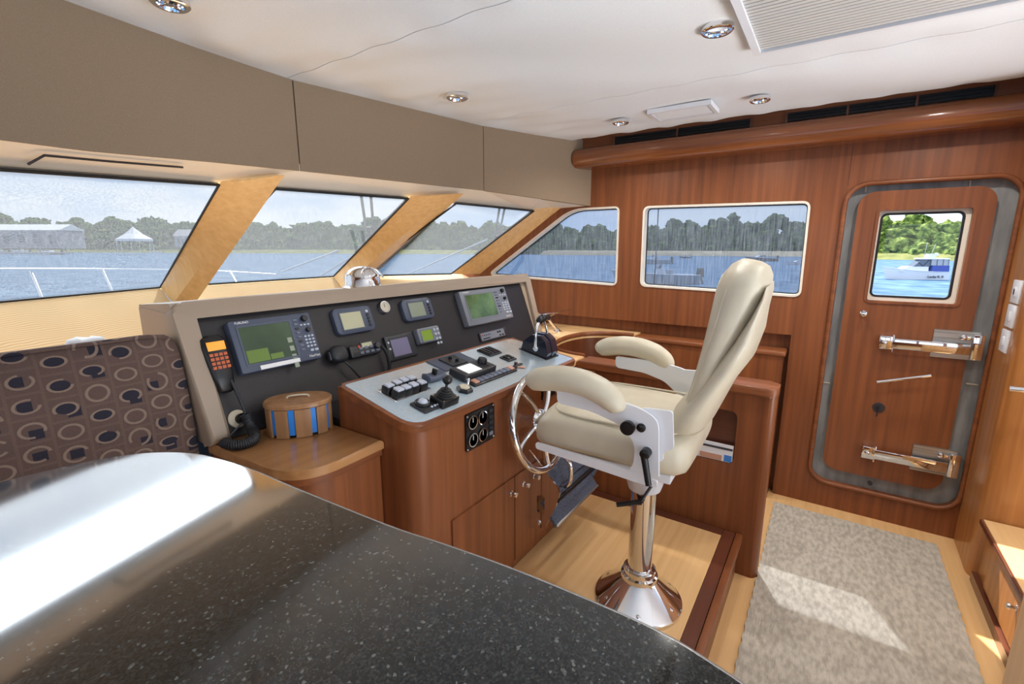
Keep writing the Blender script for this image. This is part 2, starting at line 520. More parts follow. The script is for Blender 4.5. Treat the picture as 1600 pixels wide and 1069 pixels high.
def lathe(bm, prof, c, ax=(0, 0, 1), n=24):
    """revolve (radius, height) pairs about an axis through c"""
    ax = Vector(ax).normalized(); c = Vector(c)
    u = Vector((1, 0, 0)) if abs(ax.x) < 0.9 else Vector((0, 1, 0))
    u = (u - ax * u.dot(ax)).normalized(); w = ax.cross(u)
    rings = []
    for r, h in prof:
        if r < 1e-6: rings.append([bm.verts.new(c + ax * h)])
        else: rings.append([bm.verts.new(c + ax * h + u * r * math.cos(2 * PI * k / n) + w * r * math.sin(2 * PI * k / n)) for k in range(n)])
    for a, b in zip(rings, rings[1:]):
        for k in range(n):
            k2 = (k + 1) % n
            if len(a) == 1 and len(b) == 1: continue
            if len(a) == 1: bm.faces.new((a[0], b[k2], b[k]))
            elif len(b) == 1: bm.faces.new((a[k], a[k2], b[0]))
            else: bm.faces.new((a[k], a[k2], b[k2], b[k]))
    for rg, rev in ((rings[0], True), (rings[-1], False)):
        if len(rg) > 1: bm.faces.new(rg[::-1] if rev else rg)
    return bm

def la(prof, c, ax=(0, 0, 1), n=24):
    return lathe(B(), prof, c, ax, n)

def loft(bm, rings, cap=True):
    R = [[bm.verts.new(p) for p in r] for r in rings]
    n = len(R[0])
    for a, b in zip(R, R[1:]):
        for k in range(n):
            bm.faces.new((a[k], a[(k + 1) % n], b[(k + 1) % n], b[k]))
    if cap:
        bm.faces.new(R[0][::-1]); bm.faces.new(R[-1])
    return bm

def sup(c, U, V, a, b, n=28, p=3.0):
    """a superellipse ring"""
    c, U, V = Vector(c), Vector(U), Vector(V)
    out = []
    for k in range(n):
        t = 2 * PI * k / n
        ct, st = math.cos(t), math.sin(t)
        out.append(c + U * a * math.copysign(abs(ct) ** (2 / p), ct) + V * b * math.copysign(abs(st) ** (2 / p), st))
    return out

def spline(pts, n=6):
    """Catmull-Rom through points"""
    P = [Vector(p) for p in pts]
    out = []
    for i in range(len(P) - 1):
        p0, p1, p2, p3 = P[max(i - 1, 0)], P[i], P[i + 1], P[min(i + 2, len(P) - 1)]
        for k in range(n):
            t = k / n
            out.append(0.5 * ((2 * p1) + (p2 - p0) * t + (2 * p0 - 5 * p1 + 4 * p2 - p3) * t * t + (3 * p1 - p0 - 3 * p2 + p3) * t ** 3))
    out.append(P[-1])
    return out

def coil(path, r, turns):
    P = [Vector(p) for p in spline(path, 14)]
    out = []
    n = turns * 10
    for i in range(n + 1):
        s = i / n * (len(P) - 1); k = min(int(s), len(P) - 2); f = s - k
        p = P[k].lerp(P[k + 1], f); t = (P[k + 1] - P[k]).normalized()
        u = t.cross(Vector((0.3, 0.2, 1))).normalized(); w = t.cross(u)
        a = 2 * PI * i / 10
        out.append(p + u * r * math.cos(a) + w * r * math.sin(a))
    return out

XY = lambda u, v, w: (u, v, w)
XW = 3.126                                        # inner face of the starboard wall
WALL = lambda u, v, w: (XW + w, u, v)             # outline in (y, z), depth outwards
def ZP(z): return lambda u, v, w: (u, v, z + w)
def YP(y): return lambda u, v, w: (u, y + w, v)
def XP(x): return lambda u, v, w: (x + w, u, v)

def lettering(name, text, size, mat, parent, M, depth=0.0004, label=None):
    cu = bpy.data.curves.new(name, 'FONT'); cu.body = text; cu.size = size; cu.extrude = depth
    t = bpy.data.objects.new(name, cu); COL.objects.link(t)
    dg = bpy.context.evaluated_depsgraph_get()
    me = bpy.data.meshes.new_from_object(t.evaluated_get(dg))
    bpy.data.objects.remove(t); bpy.data.curves.remove(cu)
    me.transform(M)
    me.name = name
    me.materials.clear(); me.materials.append(MATS[mat])
    o = bpy.data.objects.new(name, me); COL.objects.link(o)
    o.parent = parent
    off = OFF[parent.name]; OFF[o.name] = off
    if off.length > 0: me.transform(Matrix.Translation(-off))
    if label: o['label'] = label
    return o

def offset_poly(pts, d):
    """grow (d > 0) or shrink a smooth counter-clockwise or clockwise outline"""
    n = len(pts)
    area = sum(pts[i][0] * pts[(i + 1) % n][1] - pts[(i + 1) % n][0] * pts[i][1] for i in range(n))
    sg = 1 if area > 0 else -1
    out = []
    for i in range(n):
        p, a, b = Vector(pts[i]), Vector(pts[i - 1]), Vector(pts[(i + 1) % n])
        e1 = (p - a); e2 = (b - p)
        if e1.length < 1e-7: e1 = e2
        if e2.length < 1e-7: e2 = e1
        e1.normalize(); e2.normalize()
        n1 = Vector((e1.y, -e1.x)) * sg; n2 = Vector((e2.y, -e2.x)) * sg
        m = (n1 + n2)
        if m.length < 1e-6: m = n1.copy()
        m.normalize()
        k = d / max(0.35, m.dot(n1))
        out.append((p.x + m.x * k, p.y + m.y * k))
    return out

# ================================================================== THE SETTING
tag(mk('floor', bx((-1.6, -3.2, -0.05), (3.3, 3.0, 0.0)), 'oak_x'), 'pale laminate floor of the walkway leading to the side door', 'floor', kind='structure')

# ---- starboard wall with two windows, the door opening and the low recess beside the stairwell
W1 = round_poly([(2.335, 1.288), (1.60, 1.765), (1.248, 1.765), (1.243, 1.252)], [0.05, 0.10, 0.025, 0.03])
W2 = round_poly([(1.055, 1.256), (1.060, 1.757), (0.148, 1.742), (0.142, 1.236)], 0.03)
DO = rrect(-0.675, -0.022, 0.156, 1.822, 0.095, 8)
wall_out = [(-0.72, 0), (0.155, 0), (0.155, 1.003), (2.75, 1.003), (2.75, 1.25), (1.80, 1.80), (1.80, 2.24), (-0.72, 2.24)]
wall = mk('wall_starboard', plate(wall_out, [offset_poly(W1, 0.012), offset_poly(W2, 0.012), DO], WALL, 0.0, 0.06), 'cherry_z', smooth=20)
tag(wall, 'varnished cherry wood side wall holding two windows and a door', 'wall', kind='structure')
OFFW = wall
mk('seam', bx((XW - 0.0012, -0.0215, 1.82), (XW + 0.002, -0.0185, 2.05)), 'dark_cherry_y', wall, 0)
mk('recess_panel', bx((XW + 0.055, 0.155, 0.0), (XW + 0.075, 2.75, 1.01)), 'cherry_z', wall, 0)

def side_window(name, label, poly, glass):
    e = thing(name, label, 'window', (XW, poly[0][0], min(p[1] for p in poly)), kind='structure')
    mk('window_frame', plate(offset_poly(poly, 0.0121), [poly], WALL, -0.006, 0.064), 'cream_trim', e, 40)
    mk('gasket', plate(poly, [offset_poly(poly, -0.006)], WALL, 0.052, 0.058), 'black_rubber', e, 40)
    mk('pane', slab(B(), offset_poly(poly, -0.0055), WALL, 0.053, 0.057), glass, e, 0)
    return e
side_window('window_1', 'slanted triangular side window at the forward end of the wood wall', W1, 'side_glass')
side_window('window_2', 'wide rectangular side window behind the helm chair', W2, 'side_glass')

# ---- the door
door = thing('door_1', 'watertight cherry wood side door with rounded corners and chrome latch arms', 'door', (XW, -0.35, 0.156), kind='structure')
mk('door_trim', tb([WALL(u, v, -0.004) for u, v in offset_poly(DO, 0.004)], 0.012, 8, True), 'cherry_y', door, 60)
LEAF = rrect(-0.602, -0.077, 0.236, 1.786, 0.075, 8)
PANE = rrect(-0.500, -0.186, 1.250, 1.670, 0.022, 5)
REV = rrect(-0.526, -0.172, 1.226, 1.688, 0.012, 4)
mk('door_frame', plate(offset_poly(DO, 0.0), [offset_poly(LEAF, -0.04)], WALL, 0.040, 0.062), 'grey_frame', door, 30)
leaf = mk('door_leaf', plate(LEAF, [REV], WALL, 0.012, 0.040), 'cherry_z', door, 30)
mk('window_frame', plate(offset_poly(REV, 0.014), [REV], WALL, 0.006, 0.013), 'cherry_z', leaf, 30)
mk('window_reveal', plate(offset_poly(REV, 0.0), [PANE], WALL, 0.034, 0.044), 'cream_trim', leaf, 30)
mk('gasket', plate(offset_poly(PANE, 0.006), [offset_poly(PANE, -0.004)], WALL, 0.032, 0.05), 'black_rubber', leaf, 30)
mk('pane', slab(B(), offset_poly(PANE, -0.003), WALL, 0.046, 0.05), 'clear_glass', leaf, 0)
for y, z in ((-0.10, 1.805), (-0.50, 1.80), (-0.04, 0.74), (-0.645, 0.83)):
    vert = z > 1.5
    mk('frame_clip', bx((XW + 0.034, y - (0.003 if vert else 0.022), z - (0.016 if vert else 0.003)), (XW + 0.041, y + (0.003 if vert else 0.022), z + (0.016 if vert else 0.003))), 'beige_plastic', door)
for zc, topside in ((1.012, True), (0.392, False)):
    a = mk('latch_bar', bx((XW - 0.038, -0.602, zc - 0.027), (XW - 0.022, -0.30, zc + 0.027), 0.004), 'chrome', door, 30, 'polished latch bar across the door')
    mk('latch_bracket', bx((XW - 0.036, -0.305, zc - 0.034), (XW + 0.012, -0.247, zc + 0.036), 0.005), 'chrome', a, 30)
    mk('bolt', la([(0.012, 0), (0.012, 0.006), (0.008, 0.009), (0, 0.01)], (XW - 0.036, -0.27, zc), (-1, 0, 0), 14), 'chrome', a)
    mk('hinge_pin', la([(0.006, 0), (0.006, 0.086), (0.004, 0.09), (0, 0.091)], (XW - 0.03, -0.305, zc - 0.045), (0, 0, 1), 12), 'chrome', a)
    mk('strike_plate', bx((XW - 0.002, -0.635, zc - 0.055), (XW + 0.012, -0.462, zc + 0.086)), 'brushed_steel', a, 30)
    mk('hinge_block', bx((XW - 0.026, -0.648, zc - 0.05), (XW + 0.036, -0.606, zc + 0.075), 0.004), 'chrome', a, 30)
    mk('clamp_knob', la([(0.0, 0), (0.013, 0.0), (0.016, 0.008), (0.013, 0.022), (0.007, 0.026), (0.007, 0.034), (0, 0.036)], (XW, -0.572, zc + 0.056), (-1, 0, 0), 16), 'chrome', a)
    mk('clamp_arm', bx((XW - 0.02, -0.615, zc + 0.048), (XW - 0.008, -0.57, zc + 0.064), 0.003), 'chrome', a, 30)
h = mk('door_handle', tb([(3.06, -0.262, 0.804), (3.06, -0.471, 0.871)], 0.0085, 10), 'chrome', door, 40, 'straight chrome lever handle')
mk('handle_stem', tb([(3.06, -0.334, 0.826), (XW + 0.013, -0.325, 0.80)], 0.008, 10), 'chrome', h, 40)
k = mk('lock_rose', la([(0.028, 0), (0.028, 0.003), (0.02, 0.005), (0.012, 0.003), (0.0, 0.003)], (3.138, -0.294, 0.645), (-1, 0, 0), 24), 'gunmetal', door, 40, 'round key lock with a key in it')
kc = Vector((3.138, -0.294, 0.645))
mk('key', tb([kc + Vector((-0.006, 0, 0)), kc + Vector((-0.022, 0.002, -0.004)), kc + Vector((-0.026, 0.006, -0.045))], 0.006, 8, flat=0.5), 'gunmetal', k, 40)
mk('hook_knob', la([(0.016, 0), (0.016, 0.004), (0.007, 0.006), (0.007, 0.02), (0.014, 0.026), (0.013, 0.04), (0, 0.044)], (3.138, -0.166, 1.153), (-1, 0, 0), 16), 'chrome', door, 40, 'small chrome knob')
mk('drain_knob', la([(0.012, 0), (0.012, 0.01), (0, 0.014)], (XW + 0.02, -0.31, 0.2), (-1, 0, 0), 12), 'gunmetal', door)

# ---- aft bulkhead with a rounded end, ending the wood wall on the right
bulk = round_poly([(3.14, -0.686), (2.765, -0.676), (2.765, -1.7), (3.14, -1.7)], [0, 0.07, 0, 0], 10)
wa = mk('wall_aft', slab(B(), bulk, ZP(0), 0, 2.2), 'honey_z', None, 40)
tag(wa, 'honey coloured wood bulkhead with a rounded corner right of the door', 'wall', kind='structure')

tag(mk('wall_port', plate([(-1.9, 0), (2.9, 0), (2.9, 2.23), (-1.9, 2.23)], [rrect(-1.7, -0.5, 1.0, 1.78, 0.04), rrect(-0.35, 0.75, 1.0, 1.78, 0.04), rrect(0.9, 2.0, 1.25, 1.78, 0.04)], XP(-1.12), 0, 0.05), 'cherry_z', None, 20), 'cherry wood side wall with windows, left of the settee', 'wall', kind='structure')

# ---- bow soffit in three fabric panels
SOF = [(-1.1, 1.52, 1.74), (0.30, 1.862, 1.781), (0.531, 1.917, 1.79), (0.9, 1.965, 1.815), (1.272, 1.988, 1.833), (2.335, 1.785, 1.838), (2.75, 1.622, 1.815), (3.15, 1.442, 1.787)]
sof = thing('wall_bow', 'beige fabric covered bulkhead hanging above the front windows', 'wall', (1.2, 1.95, 1.8), kind='structure')
def soffit_panel(pts):
    bm = B()
    f = []; g = []
    for x, y, z in pts:
        f.append((x, y, z, 2.215)); g.append((x, y + 0.03, z, 2.215))
    n = len(f)
    A = [bm.verts.new((x, y, z)) for x, y, z, t in f]; T = [bm.verts.new((x, y, t)) for x, y, z, t in f]
    A2 = [bm.verts.new((x, y, z)) for x, y, z, t in g]; T2 = [bm.verts.new((x, y, t)) for x, y, z, t in g]
    for i in range(n - 1):
        bm.faces.new((A[i], A[i + 1], T[i + 1], T[i])); bm.faces.new((A2[i + 1], A2[i], T2[i], T2[i + 1]))
        bm.faces.new((A[i], A2[i], A2[i + 1], A[i + 1])); bm.faces.new((T[i], T[i + 1], T2[i + 1], T2[i]))
    for i in (0, n - 1): bm.faces.new((A[i], T[i], T2[i], A2[i]))
    return bm
def lerp3(a, b, t): return tuple(p + (q - p) * t for p, q in zip(a, b))
e1 = lerp3(SOF[4], SOF[3], 0.006); e2 = lerp3(SOF[4], SOF[5], 0.003); e3 = lerp3(SOF[5], SOF[4], 0.002); e4 = lerp3(SOF[5], SOF[6], 0.006)
mk('fabric_panel', soffit_panel(SOF[:4] + [e1]), 'soffit_fabric', sof, 25)
mk('fabric_panel', soffit_panel([e2, e3]), 'soffit_fabric', sof, 25)
mk('fabric_panel', soffit_panel([e4] + SOF[6:]), 'soffit_fabric', sof, 25)
mk('backing', soffit_panel([(x, y + 0.02, z + 0.004) for x, y, z in SOF]), 'vent_black', sof, 25)

# windshield corner points: (bottom, top) along the glass
A0 = (Vector((0.439, 3.038, 1.265)), Vector((0.339, 1.967, 1.716)))
A1 = (Vector((1.14, 3.305, 1.27)), Vector((0.979, 2.1, 1.751)))
A2 = (Vector((2.183, 3.1, 1.29)), Vector((1.871, 1.945, 1.762)))
A3 = (Vector((2.948, 2.603, 1.29)), Vector((2.944, 1.806, 1.757)))
AW = (Vector((3.15, 2.42, 1.285)), Vector((3.15, 1.655, 1.775)))
AL = (A0[0] + (A0[0] - A1[0]) * 1.6, A0[1] + (A0[1] - A1[1]) * 1.6)
# underside board between the soffit and the head of the glass
bm = B()
lo_ = [Vector(p) for p in SOF]
hi_ = [AL[1], A0[1], A0[1].lerp(A1[1], 0.27), A0[1].lerp(A1[1], 0.63), A1[1], A2[1], A3[1], AW[1] + Vector((0, 0.05, 0))]
v0 = [bm.verts.new(p + Vector((0, 0.005, 0.002))) for p in lo_]; v1 = [bm.verts.new(p + Vector((0, 0.05, 0.004))) for p in hi_]
v2 = [bm.verts.new(p + Vector((0, 0.005, 0.03))) for p in lo_]; v3 = [bm.verts.new(p + Vector((0, 0.05, 0.034))) for p in hi_]
for i in range(len(lo_) - 1):
    bm.faces.new((v0[i], v0[i + 1], v1[i + 1], v1[i])); bm.faces.new((v2[i], v3[i], v3[i + 1], v2[i + 1]))
    bm.faces.new((v1[i], v1[i + 1], v3[i + 1], v3[i])); bm.faces.new((v0[i], v2[i], v2[i + 1], v0[i + 1]))
mk('underside_board', bm, 'cream_trim', sof, 0)
def under(x, s):
    a = Vector([float(np.interp(x, [q[0] for q in SOF], [q[i] for q in SOF])) for i in range(3)]); b = A0[1].lerp(A1[1], (x - 0.30) / 0.972)
    return a.lerp(b, s) + Vector((0, 0, -0.001))
mk('light_slot', tb([under(0.39, 0.72), under(0.43, 0.34), under(0.60, 0.33), under(0.86, 0.33)], 0.004, 6), 'gunmetal', sof, 0)

# ---- ceiling: padded headliner in three strips, slightly slack
def liner(x0, x1, seed, wavy=False):
    bm = B()
    nx, ny = max(6, int((x1 - x0) / 0.03)), 130
    y0, y1 = -1.9, 2.05
    rng = np.random.RandomState(seed)
    K = [(rng.uniform(2, 9), rng.uniform(1.5, 7), rng.uniform(0, 6.28), rng.uniform(0.25, 1)) for _ in range(9)]
    g = []
    for i in range(nx + 1):
        row = []
        for j in range(ny + 1):
            s = i / nx; y = y0 + (y1 - y0) * j / ny
            x = x0 + (x1 - x0) * s
            if wavy: x += s ** 6 * (0.006 * math.sin(y * 23 + 1.2 * math.sin(y * 7)) + 0.004 * math.sin(y * 51))
            h = sum(a * math.sin(kx * x + ky * y + p) for kx, ky, p, a in K) / 5
            edge = min(s, 1 - s) * (x1 - x0)
            fd = float(np.interp(x, [q[0] for q in SOF], [q[1] for q in SOF])) - y
            ff = max(0.0, min(1.0, (fd - 0.01) / 0.14))
            z = 2.2 + ff * (0.016 * h * min(1, edge / 0.12) + 0.003 * math.sin(y * 27) * math.exp(-edge / 0.05))
            z += ff * (0.016 * math.sin(x * 14 + seed + 2.4 * math.sin(fd * 4)) + 0.008 * math.sin(x * 31 - fd * 6 + seed)) * math.exp(-max(0, fd) / 0.32) * min(1, edge / 0.1)
            row.append(bm.verts.new((x, y, z)))
        g.append(row)
    for i in range(nx):
        for j in range(ny):
            bm.faces.new((g[i][j], g[i][j + 1], g[i + 1][j + 1], g[i + 1][j]))
    bnd = [e for e in bm.edges if e.is_boundary]
    r = bmesh.ops.extrude_edge_only(bm, edges=bnd)
    for v in r['geom']:
        if isinstance(v, bmesh.types.BMVert): v.co.z = 2.235
    return bm
ceil = mk('ceiling', bx((-1.6, -3.2, 2.225), (3.2, 2.1, 2.26)), 'headliner')
tag(ceil, 'off-white padded ceiling above the helm', 'ceiling', kind='structure')
mk('headliner_strip', liner(-1.6, 1.246, 3), 'headliner', ceil, 60)
mk('headliner_strip', liner(1.250, 2.252, 11), 'headliner', ceil, 60)
mk('headliner_strip', liner(2.256, 2.955, 5, True), 'headliner', ceil, 60)

# ---- wooden valance with air grilles above it
val = thing('trim_1', 'rounded cherry wood valance running above the side windows and door', 'trim', (3.05, 0.5, 2.03), kind='structure')
prof = []
for i in range(13):
    a = -PI / 2 - PI * i / 12
    prof.append((3.015 + 0.062 * math.cos(a), 2.088 + 0.062 * math.sin(a)))
prof = [(3.127, 2.026)] + prof + [(3.127, 2.15)]
mk('bullnose', slab(B(), prof, lambda u, v, w: (u, w, v), -0.675, 1.515), 'cherry_gloss_y', val, 40)
mk('backing_board', bx((3.05, -0.675, 2.14), (3.13, 1.50, 2.225)), 'cherry_y', val)
def grille(y0, y1, parts):
    g = mk('air_grille', bx((3.046, y0, 2.152), (3.0505, y1, 2.204)), 'vent_black', val)
    for i in range(3):
        z = 2.163 + i * 0.015
        mk('slat', bx((3.036, y0, z - 0.0022), (3.047, y1, z + 0.0022)), 'vent_black', g)
    for i in range(parts + 1):
        y = y0 + (y1 - y0) * i / parts
        mk('divider', bx((3.034, y - 0.005, 2.15), (3.048, y + 0.005, 2.206)), 'dark_cherry_y', g)
grille(0.46, 1.26, 2)
grille(-0.51, 0.29, 3)

# ---- raked window posts and the three front panes
def prism(name, ringb, ringt, mat, parent, label=None):
    bm = B(); loft(bm, [ringb, ringt]); return mk(name, bm, mat, parent, 0, label)
def post(label, a, Bb, Cb, Bt, Ct):
    Bb, Cb, Bt, Ct = map(Vector, (Bb, Cb, Bt, Ct))
    up = (a[1] - a[0]).normalized() * 0.03
    lo = [a[0], Bb, Cb, a[0] + (Cb - Bb) + Vector((0.02, 0.02, 0))]
    hi = [a[1] + up, Bt + up, Ct + up, a[1] + (Ct - Bt) + up]
    bm = B(); loft(bm, [[Vector(p).lerp(Vector(q), k / 12) for p, q in zip(lo, hi)] for k in range(13)])
    o = mk('window_post', bm, 'maple_z', None, 30)
    return tag(o, label, 'window post', 'raked posts between the front windows')
post('raked maple post between the left and middle front windows', A1, (1.12, 3.094, 1.19), (1.182, 2.975, 1.19), (1.138, 2.034, 1.79), (1.194, 2.003, 1.794))
post('raked maple post between the middle and right front windows', A2, (2.094, 2.883, 1.22), (2.619, 3.264, 1.22), (2.121, 1.884, 1.793), (2.171, 1.825, 1.796))
bm = B()
fw = Vector((0.07, 0.01, 0.0))
ring0 = [A3[0], AW[0], AW[0] + fw, A3[0] + fw]; ring1 = [A3[1] + Vector((0, 0, 0.02)), AW[1] + Vector((0, 0, 0.02)), AW[1] + fw, A3[1] + fw]
loft(bm, [ring0, ring1])
tag(mk('window_post', bm, 'maple_z', None, 0), 'broad raked maple corner post beside the slanted side window', 'window post', 'raked posts between the front windows')

def front_window(name, label, a, b):
    e = thing(name, label, 'window', tuple((a[0] + b[0]) / 2), kind='structure')
    n = (b[0] - a[0]).cross(a[1] - a[0]).normalized()
    if n.y < 0: n = -n
    d = n * 0.006
    bm = B(); q = [a[0] + d, b[0] + d, b[1] + d, a[1] + d]
    loft(bm, [q, [p + n * 0.006 for p in q]])
    mk('pane', bm, 'windshield_glass', e, 0)
    mk('gasket', tb([a[0], b[0], b[1], a[1]], 0.006, 6, True), 'black_rubber', e, 0)
    return e
front_window('window_3', 'left raked front window behind the settee', AL, A1)
front_window('window_4', 'middle raked front window above the left half of the dash', (A1[0].lerp(A2[0], 0.13), A1[1].lerp(A2[1], 0.24)), A2)
front_window('window_5', 'right raked front window above the compass', (A2[0].lerp(A3[0], 0.2), A2[1].lerp(A3[1], 0.32)), A3)

# ---- fabric covered sill under the front windows
sill = thing('trim_2', 'beige ribbed fabric sill sloping up to the front windows', 'trim', (1.0, 2.4, 1.0), kind='structure')
def sill_piece(a, b, drop):
    bm = B(); n, m = 40, 10
    g = []
    for i in range(n + 1):
        t = a.lerp(b, i / n) + Vector((0, 0.004, -0.006)); lo = t + Vector(drop)
        row = []
        for j in range(m + 1):
            s = j / m
            p = t.lerp(lo, s)
            p.z += 0.008 * math.sin(i * 0.9) * math.sin(s * PI) + 0.006 * math.sin(i * 0.37 + s * 5) * s
            row.append(bm.verts.new(p))
        g.append(row)
    for i in range(n):
        for j in range(m):
            bm.faces.new((g[i][j], g[i + 1][j], g[i + 1][j + 1], g[i][j + 1]))
    bmesh.ops.solidify(bm, geom=bm.faces[:], thickness=0.01)
    return bm
mk('fabric_cover', sill_piece(AL[0], A1[0], (-0.05, -0.75, -0.30)), 'sill_fabric', sill, 60)
mk('fabric_cover', sill_piece(A1[0], A2[0], (-0.1, -0.9, -0.30)), 'sill_fabric', sill, 60)
mk('fabric_cover', sill_piece(A2[0], AW[0] + Vector((0, 0.2, 0)), (-0.1, -0.9, -0.30)), 'sill_fabric', sill, 60)

# ---- raised platform under the helm
pl = thing('helm_platform', 'raised helm platform with pale centre panel and dark wood border', 'platform', (1.6, 0.6, 0), kind='structure')
mk('core', bx((0.62, 0.235, 0.002), (2.19, 1.44, 0.196)), 'cherry_x', pl)
mk('deck_panel', bx((0.70, 0.286, 0.19), (2.136, 0.955, 0.207)), 'oak_x', pl, 0)
mk('border_strip', bx((0.62, 0.236, 0.19), (2.19, 0.2845, 0.2075)), 'dark_cherry_x', pl, 0)
mk('border_strip', bx((2.1375, 0.286, 0.19), (2.19, 0.955, 0.2075)), 'dark_cherry_y', pl, 0)
mk('nosing', bx((0.62, 0.205, 0.17), (2.195, 0.2345, 0.2095), 0.006), 'cherry_x', pl, 40)
mk('riser', bx((0.62, 0.222, 0.002), (2.19, 0.2345, 0.17)), 'cherry_x', pl)

# ================================================================== HELM FURNITURE
# ---- low wall between the helm platform and the stairwell
hw = thing('half_wall', 'low cherry wood partition with rounded cap beside the helm chair', 'partition', (2.245, 0.6, 0.0))
PK = rrect(0.275, 0.49, 0.535, 0.785, 0.03, 5)
mk('panel', plate([(0.16, 0.0), (0.9545, 0.0), (0.9545, 0.21), (1.06, 0.21), (1.06, 0.885), (0.16, 0.885)], [PK], XP(2.198), 0, 0.05), 'cherry_z', hw, 20)
mk('pocket_liner', bx((2.236, 0.27, 0.53), (2.27, 0.495, 0.79)), 'dark_cherry_y', hw)
mk('back_panel', bx((2.271, 0.16, 0.0), (2.288, 1.06, 0.885)), 'cherry_z', hw)
mk('end_post', slab(B(), [(2.198 + 0.045 + 0.045 * math.cos(PI + PI * i / 10), 0.162 + 0.03 * math.sin(PI + PI * i / 10)) for i in range(11)], ZP(0), 0.0, 0.886), 'cherry_z', hw, 60)
cap = round_poly([(2.168, 0.128), (2.312, 0.128), (2.315, 1.06), (2.165, 1.06)], [0.05, 0.05, 0, 0], 8)
mk('cap', slab(B(), cap, ZP(0.885), 0.0, 0.034, 0.012, 3), 'cherry_y', hw, 40)
mk('cap_moulding', slab(B(), offset_poly(cap, -0.02), ZP(0.872), 0.0, 0.013), 'cherry_y', hw, 40)

mg = thing('magazine', 'glossy magazine tucked in the pocket of the low partition', 'magazine', (2.2, 0.4, 0.536))
mk('cover', bx((2.198, 0.28, 0.5385), (2.212, 0.478, 0.618)), 'paper', mg)
mk('title_band', bx((2.1965, 0.282, 0.596), (2.1985, 0.476, 0.606)), 'dark_print', mg)
mk('photo_print', bx((2.1965, 0.325, 0.541), (2.1985, 0.42, 0.566)), 'skin_print', mg)
mk('blue_print', bx((2.1965, 0.283, 0.541), (2.1985, 0.315, 0.572)), 'print_blue', mg)
mk('red_badge', bx((2.1965, 0.43, 0.562), (2.1985, 0.456, 0.58)), 'red_plastic', mg)

# ---- stairwell coaming and forward counter
ct = thing('stairwell_counter', 'pale counter curving around the forward end of the stairwell', 'counter', (2.6, 1.6, 0.0))
wellp = [tuple(p)[:2] for p in spline([(2.272, 1.062, 0), (2.29, 1.18, 0), (2.367, 1.303, 0), (2.52, 1.375, 0), (2.726, 1.395, 0), (2.9, 1.345, 0), (3.0, 1.22, 0), (3.03, 1.06, 0)], 5)]
outer = wellp + [(3.178, 1.06), (3.178, 2.3), (1.98, 2.3), (1.98, 1.30), (1.94, 1.10), (2.0, 1.062)]
mk('counter_top', slab(B(), outer, ZP(0.893), 0, 0.03, 0.006, 2), 'oak_y', ct, 40)
bm = B()
wall_in = [(x, y) for x, y in wellp]
a = [bm.verts.new((x, y, 0.0)) for x, y in wall_in]; b = [bm.verts.new((x, y, 0.893)) for x, y in wall_in]
for i in range(len(a) - 1): bm.faces.new((a[i], a[i + 1], b[i + 1], b[i]))
bmesh.ops.solidify(bm, geom=bm.faces[:], thickness=0.012)
mk('curved_lining', bm, 'cherry_z', ct, 60)
mk('rim', tb([(x, y, 0.922) for x, y in wellp], 0.016, 8, flat=0.5), 'cherry_y', ct, 60)
cm = thing('stairwell_coaming', 'cherry wood coaming along the window side of the stairwell', 'coaming', (3.09, 0.6, 0))
mk('panel', bx((3.04, 0.178, 0.0), (3.178, 1.058, 0.885)), 'cherry_z', cm)
mk('cap', bx((3.03, 0.166, 0.885), (3.18, 1.058, 0.917), 0.01, 3), 'cherry_y', cm, 40)

# ---- helm console
con = thing('helm_console', 'cherry wood helm console with a dark sloping control desk', 'console', (1.4, 1.1, 0.207))
DESK = Matrix(((1, 0, 0), (0, 0.9748, -0.2236), (0, 0.2236, 0.9748)))
def KP(u, v, w): return tuple(Vector((0, 0.94, 0.985)) + DESK @ Vector((u, v, w)))
body = round_poly([(0.90, 0.955), (1.925, 0.955), (1.925, 1.30), (0.90, 1.30)], [0.085, 0.03, 0, 0], 10)
bm = B()
n = len(body)
lo = [bm.verts.new((x, y, 0.2085)) for x, y in body]
hi = [bm.verts.new((x, y, 0.985 + (y - 0.94) * 0.2294 - 0.012)) for x, y in body]
for i in range(n): bm.faces.new((lo[i], lo[(i + 1) % n], hi[(i + 1) % n], hi[i]))
bm.faces.new(hi); bm.faces.new(lo[::-1])
mk('body', bm, 'cherry_z', con, 40)
dk = round_poly([(0.885, 0.0), (1.94, 0.0), (1.875, 0.352), (0.885, 0.352)], [0.085, 0.04, 0.05, 0.03], 10)
mk('desk_rim', slab(B(), dk, KP, -0.022, 0.004, 0.007, 3), 'cherry_x', con, 40)
mk('desk_top', slab(B(), offset_poly(dk, -0.016), KP, 0.0, 0.0055), 'desk_laminate', con, 40)
for x0, x1, kx in ((1.05, 1.418, 1.395), (1.424, 1.90, 1.485)):
    d = mk('cabinet_door', bx((x0, 0.9485, 0.24), (x1, 0.956, 0.612)), 'cherry_z', con)
    mk('knob', la([(0.013, 0), (0.013, 0.002), (0.006, 0.004), (0.006, 0.016), (0.012, 0.02), (0.010, 0.027), (0, 0.029)], (kx, 0.9485, 0.553), (0, -1, 0), 16), 'chrome', d)
mk('filler_block', bx((1.90, 0.958, 0.212), (2.19, 1.29, 0.88)), 'cherry_z', con)

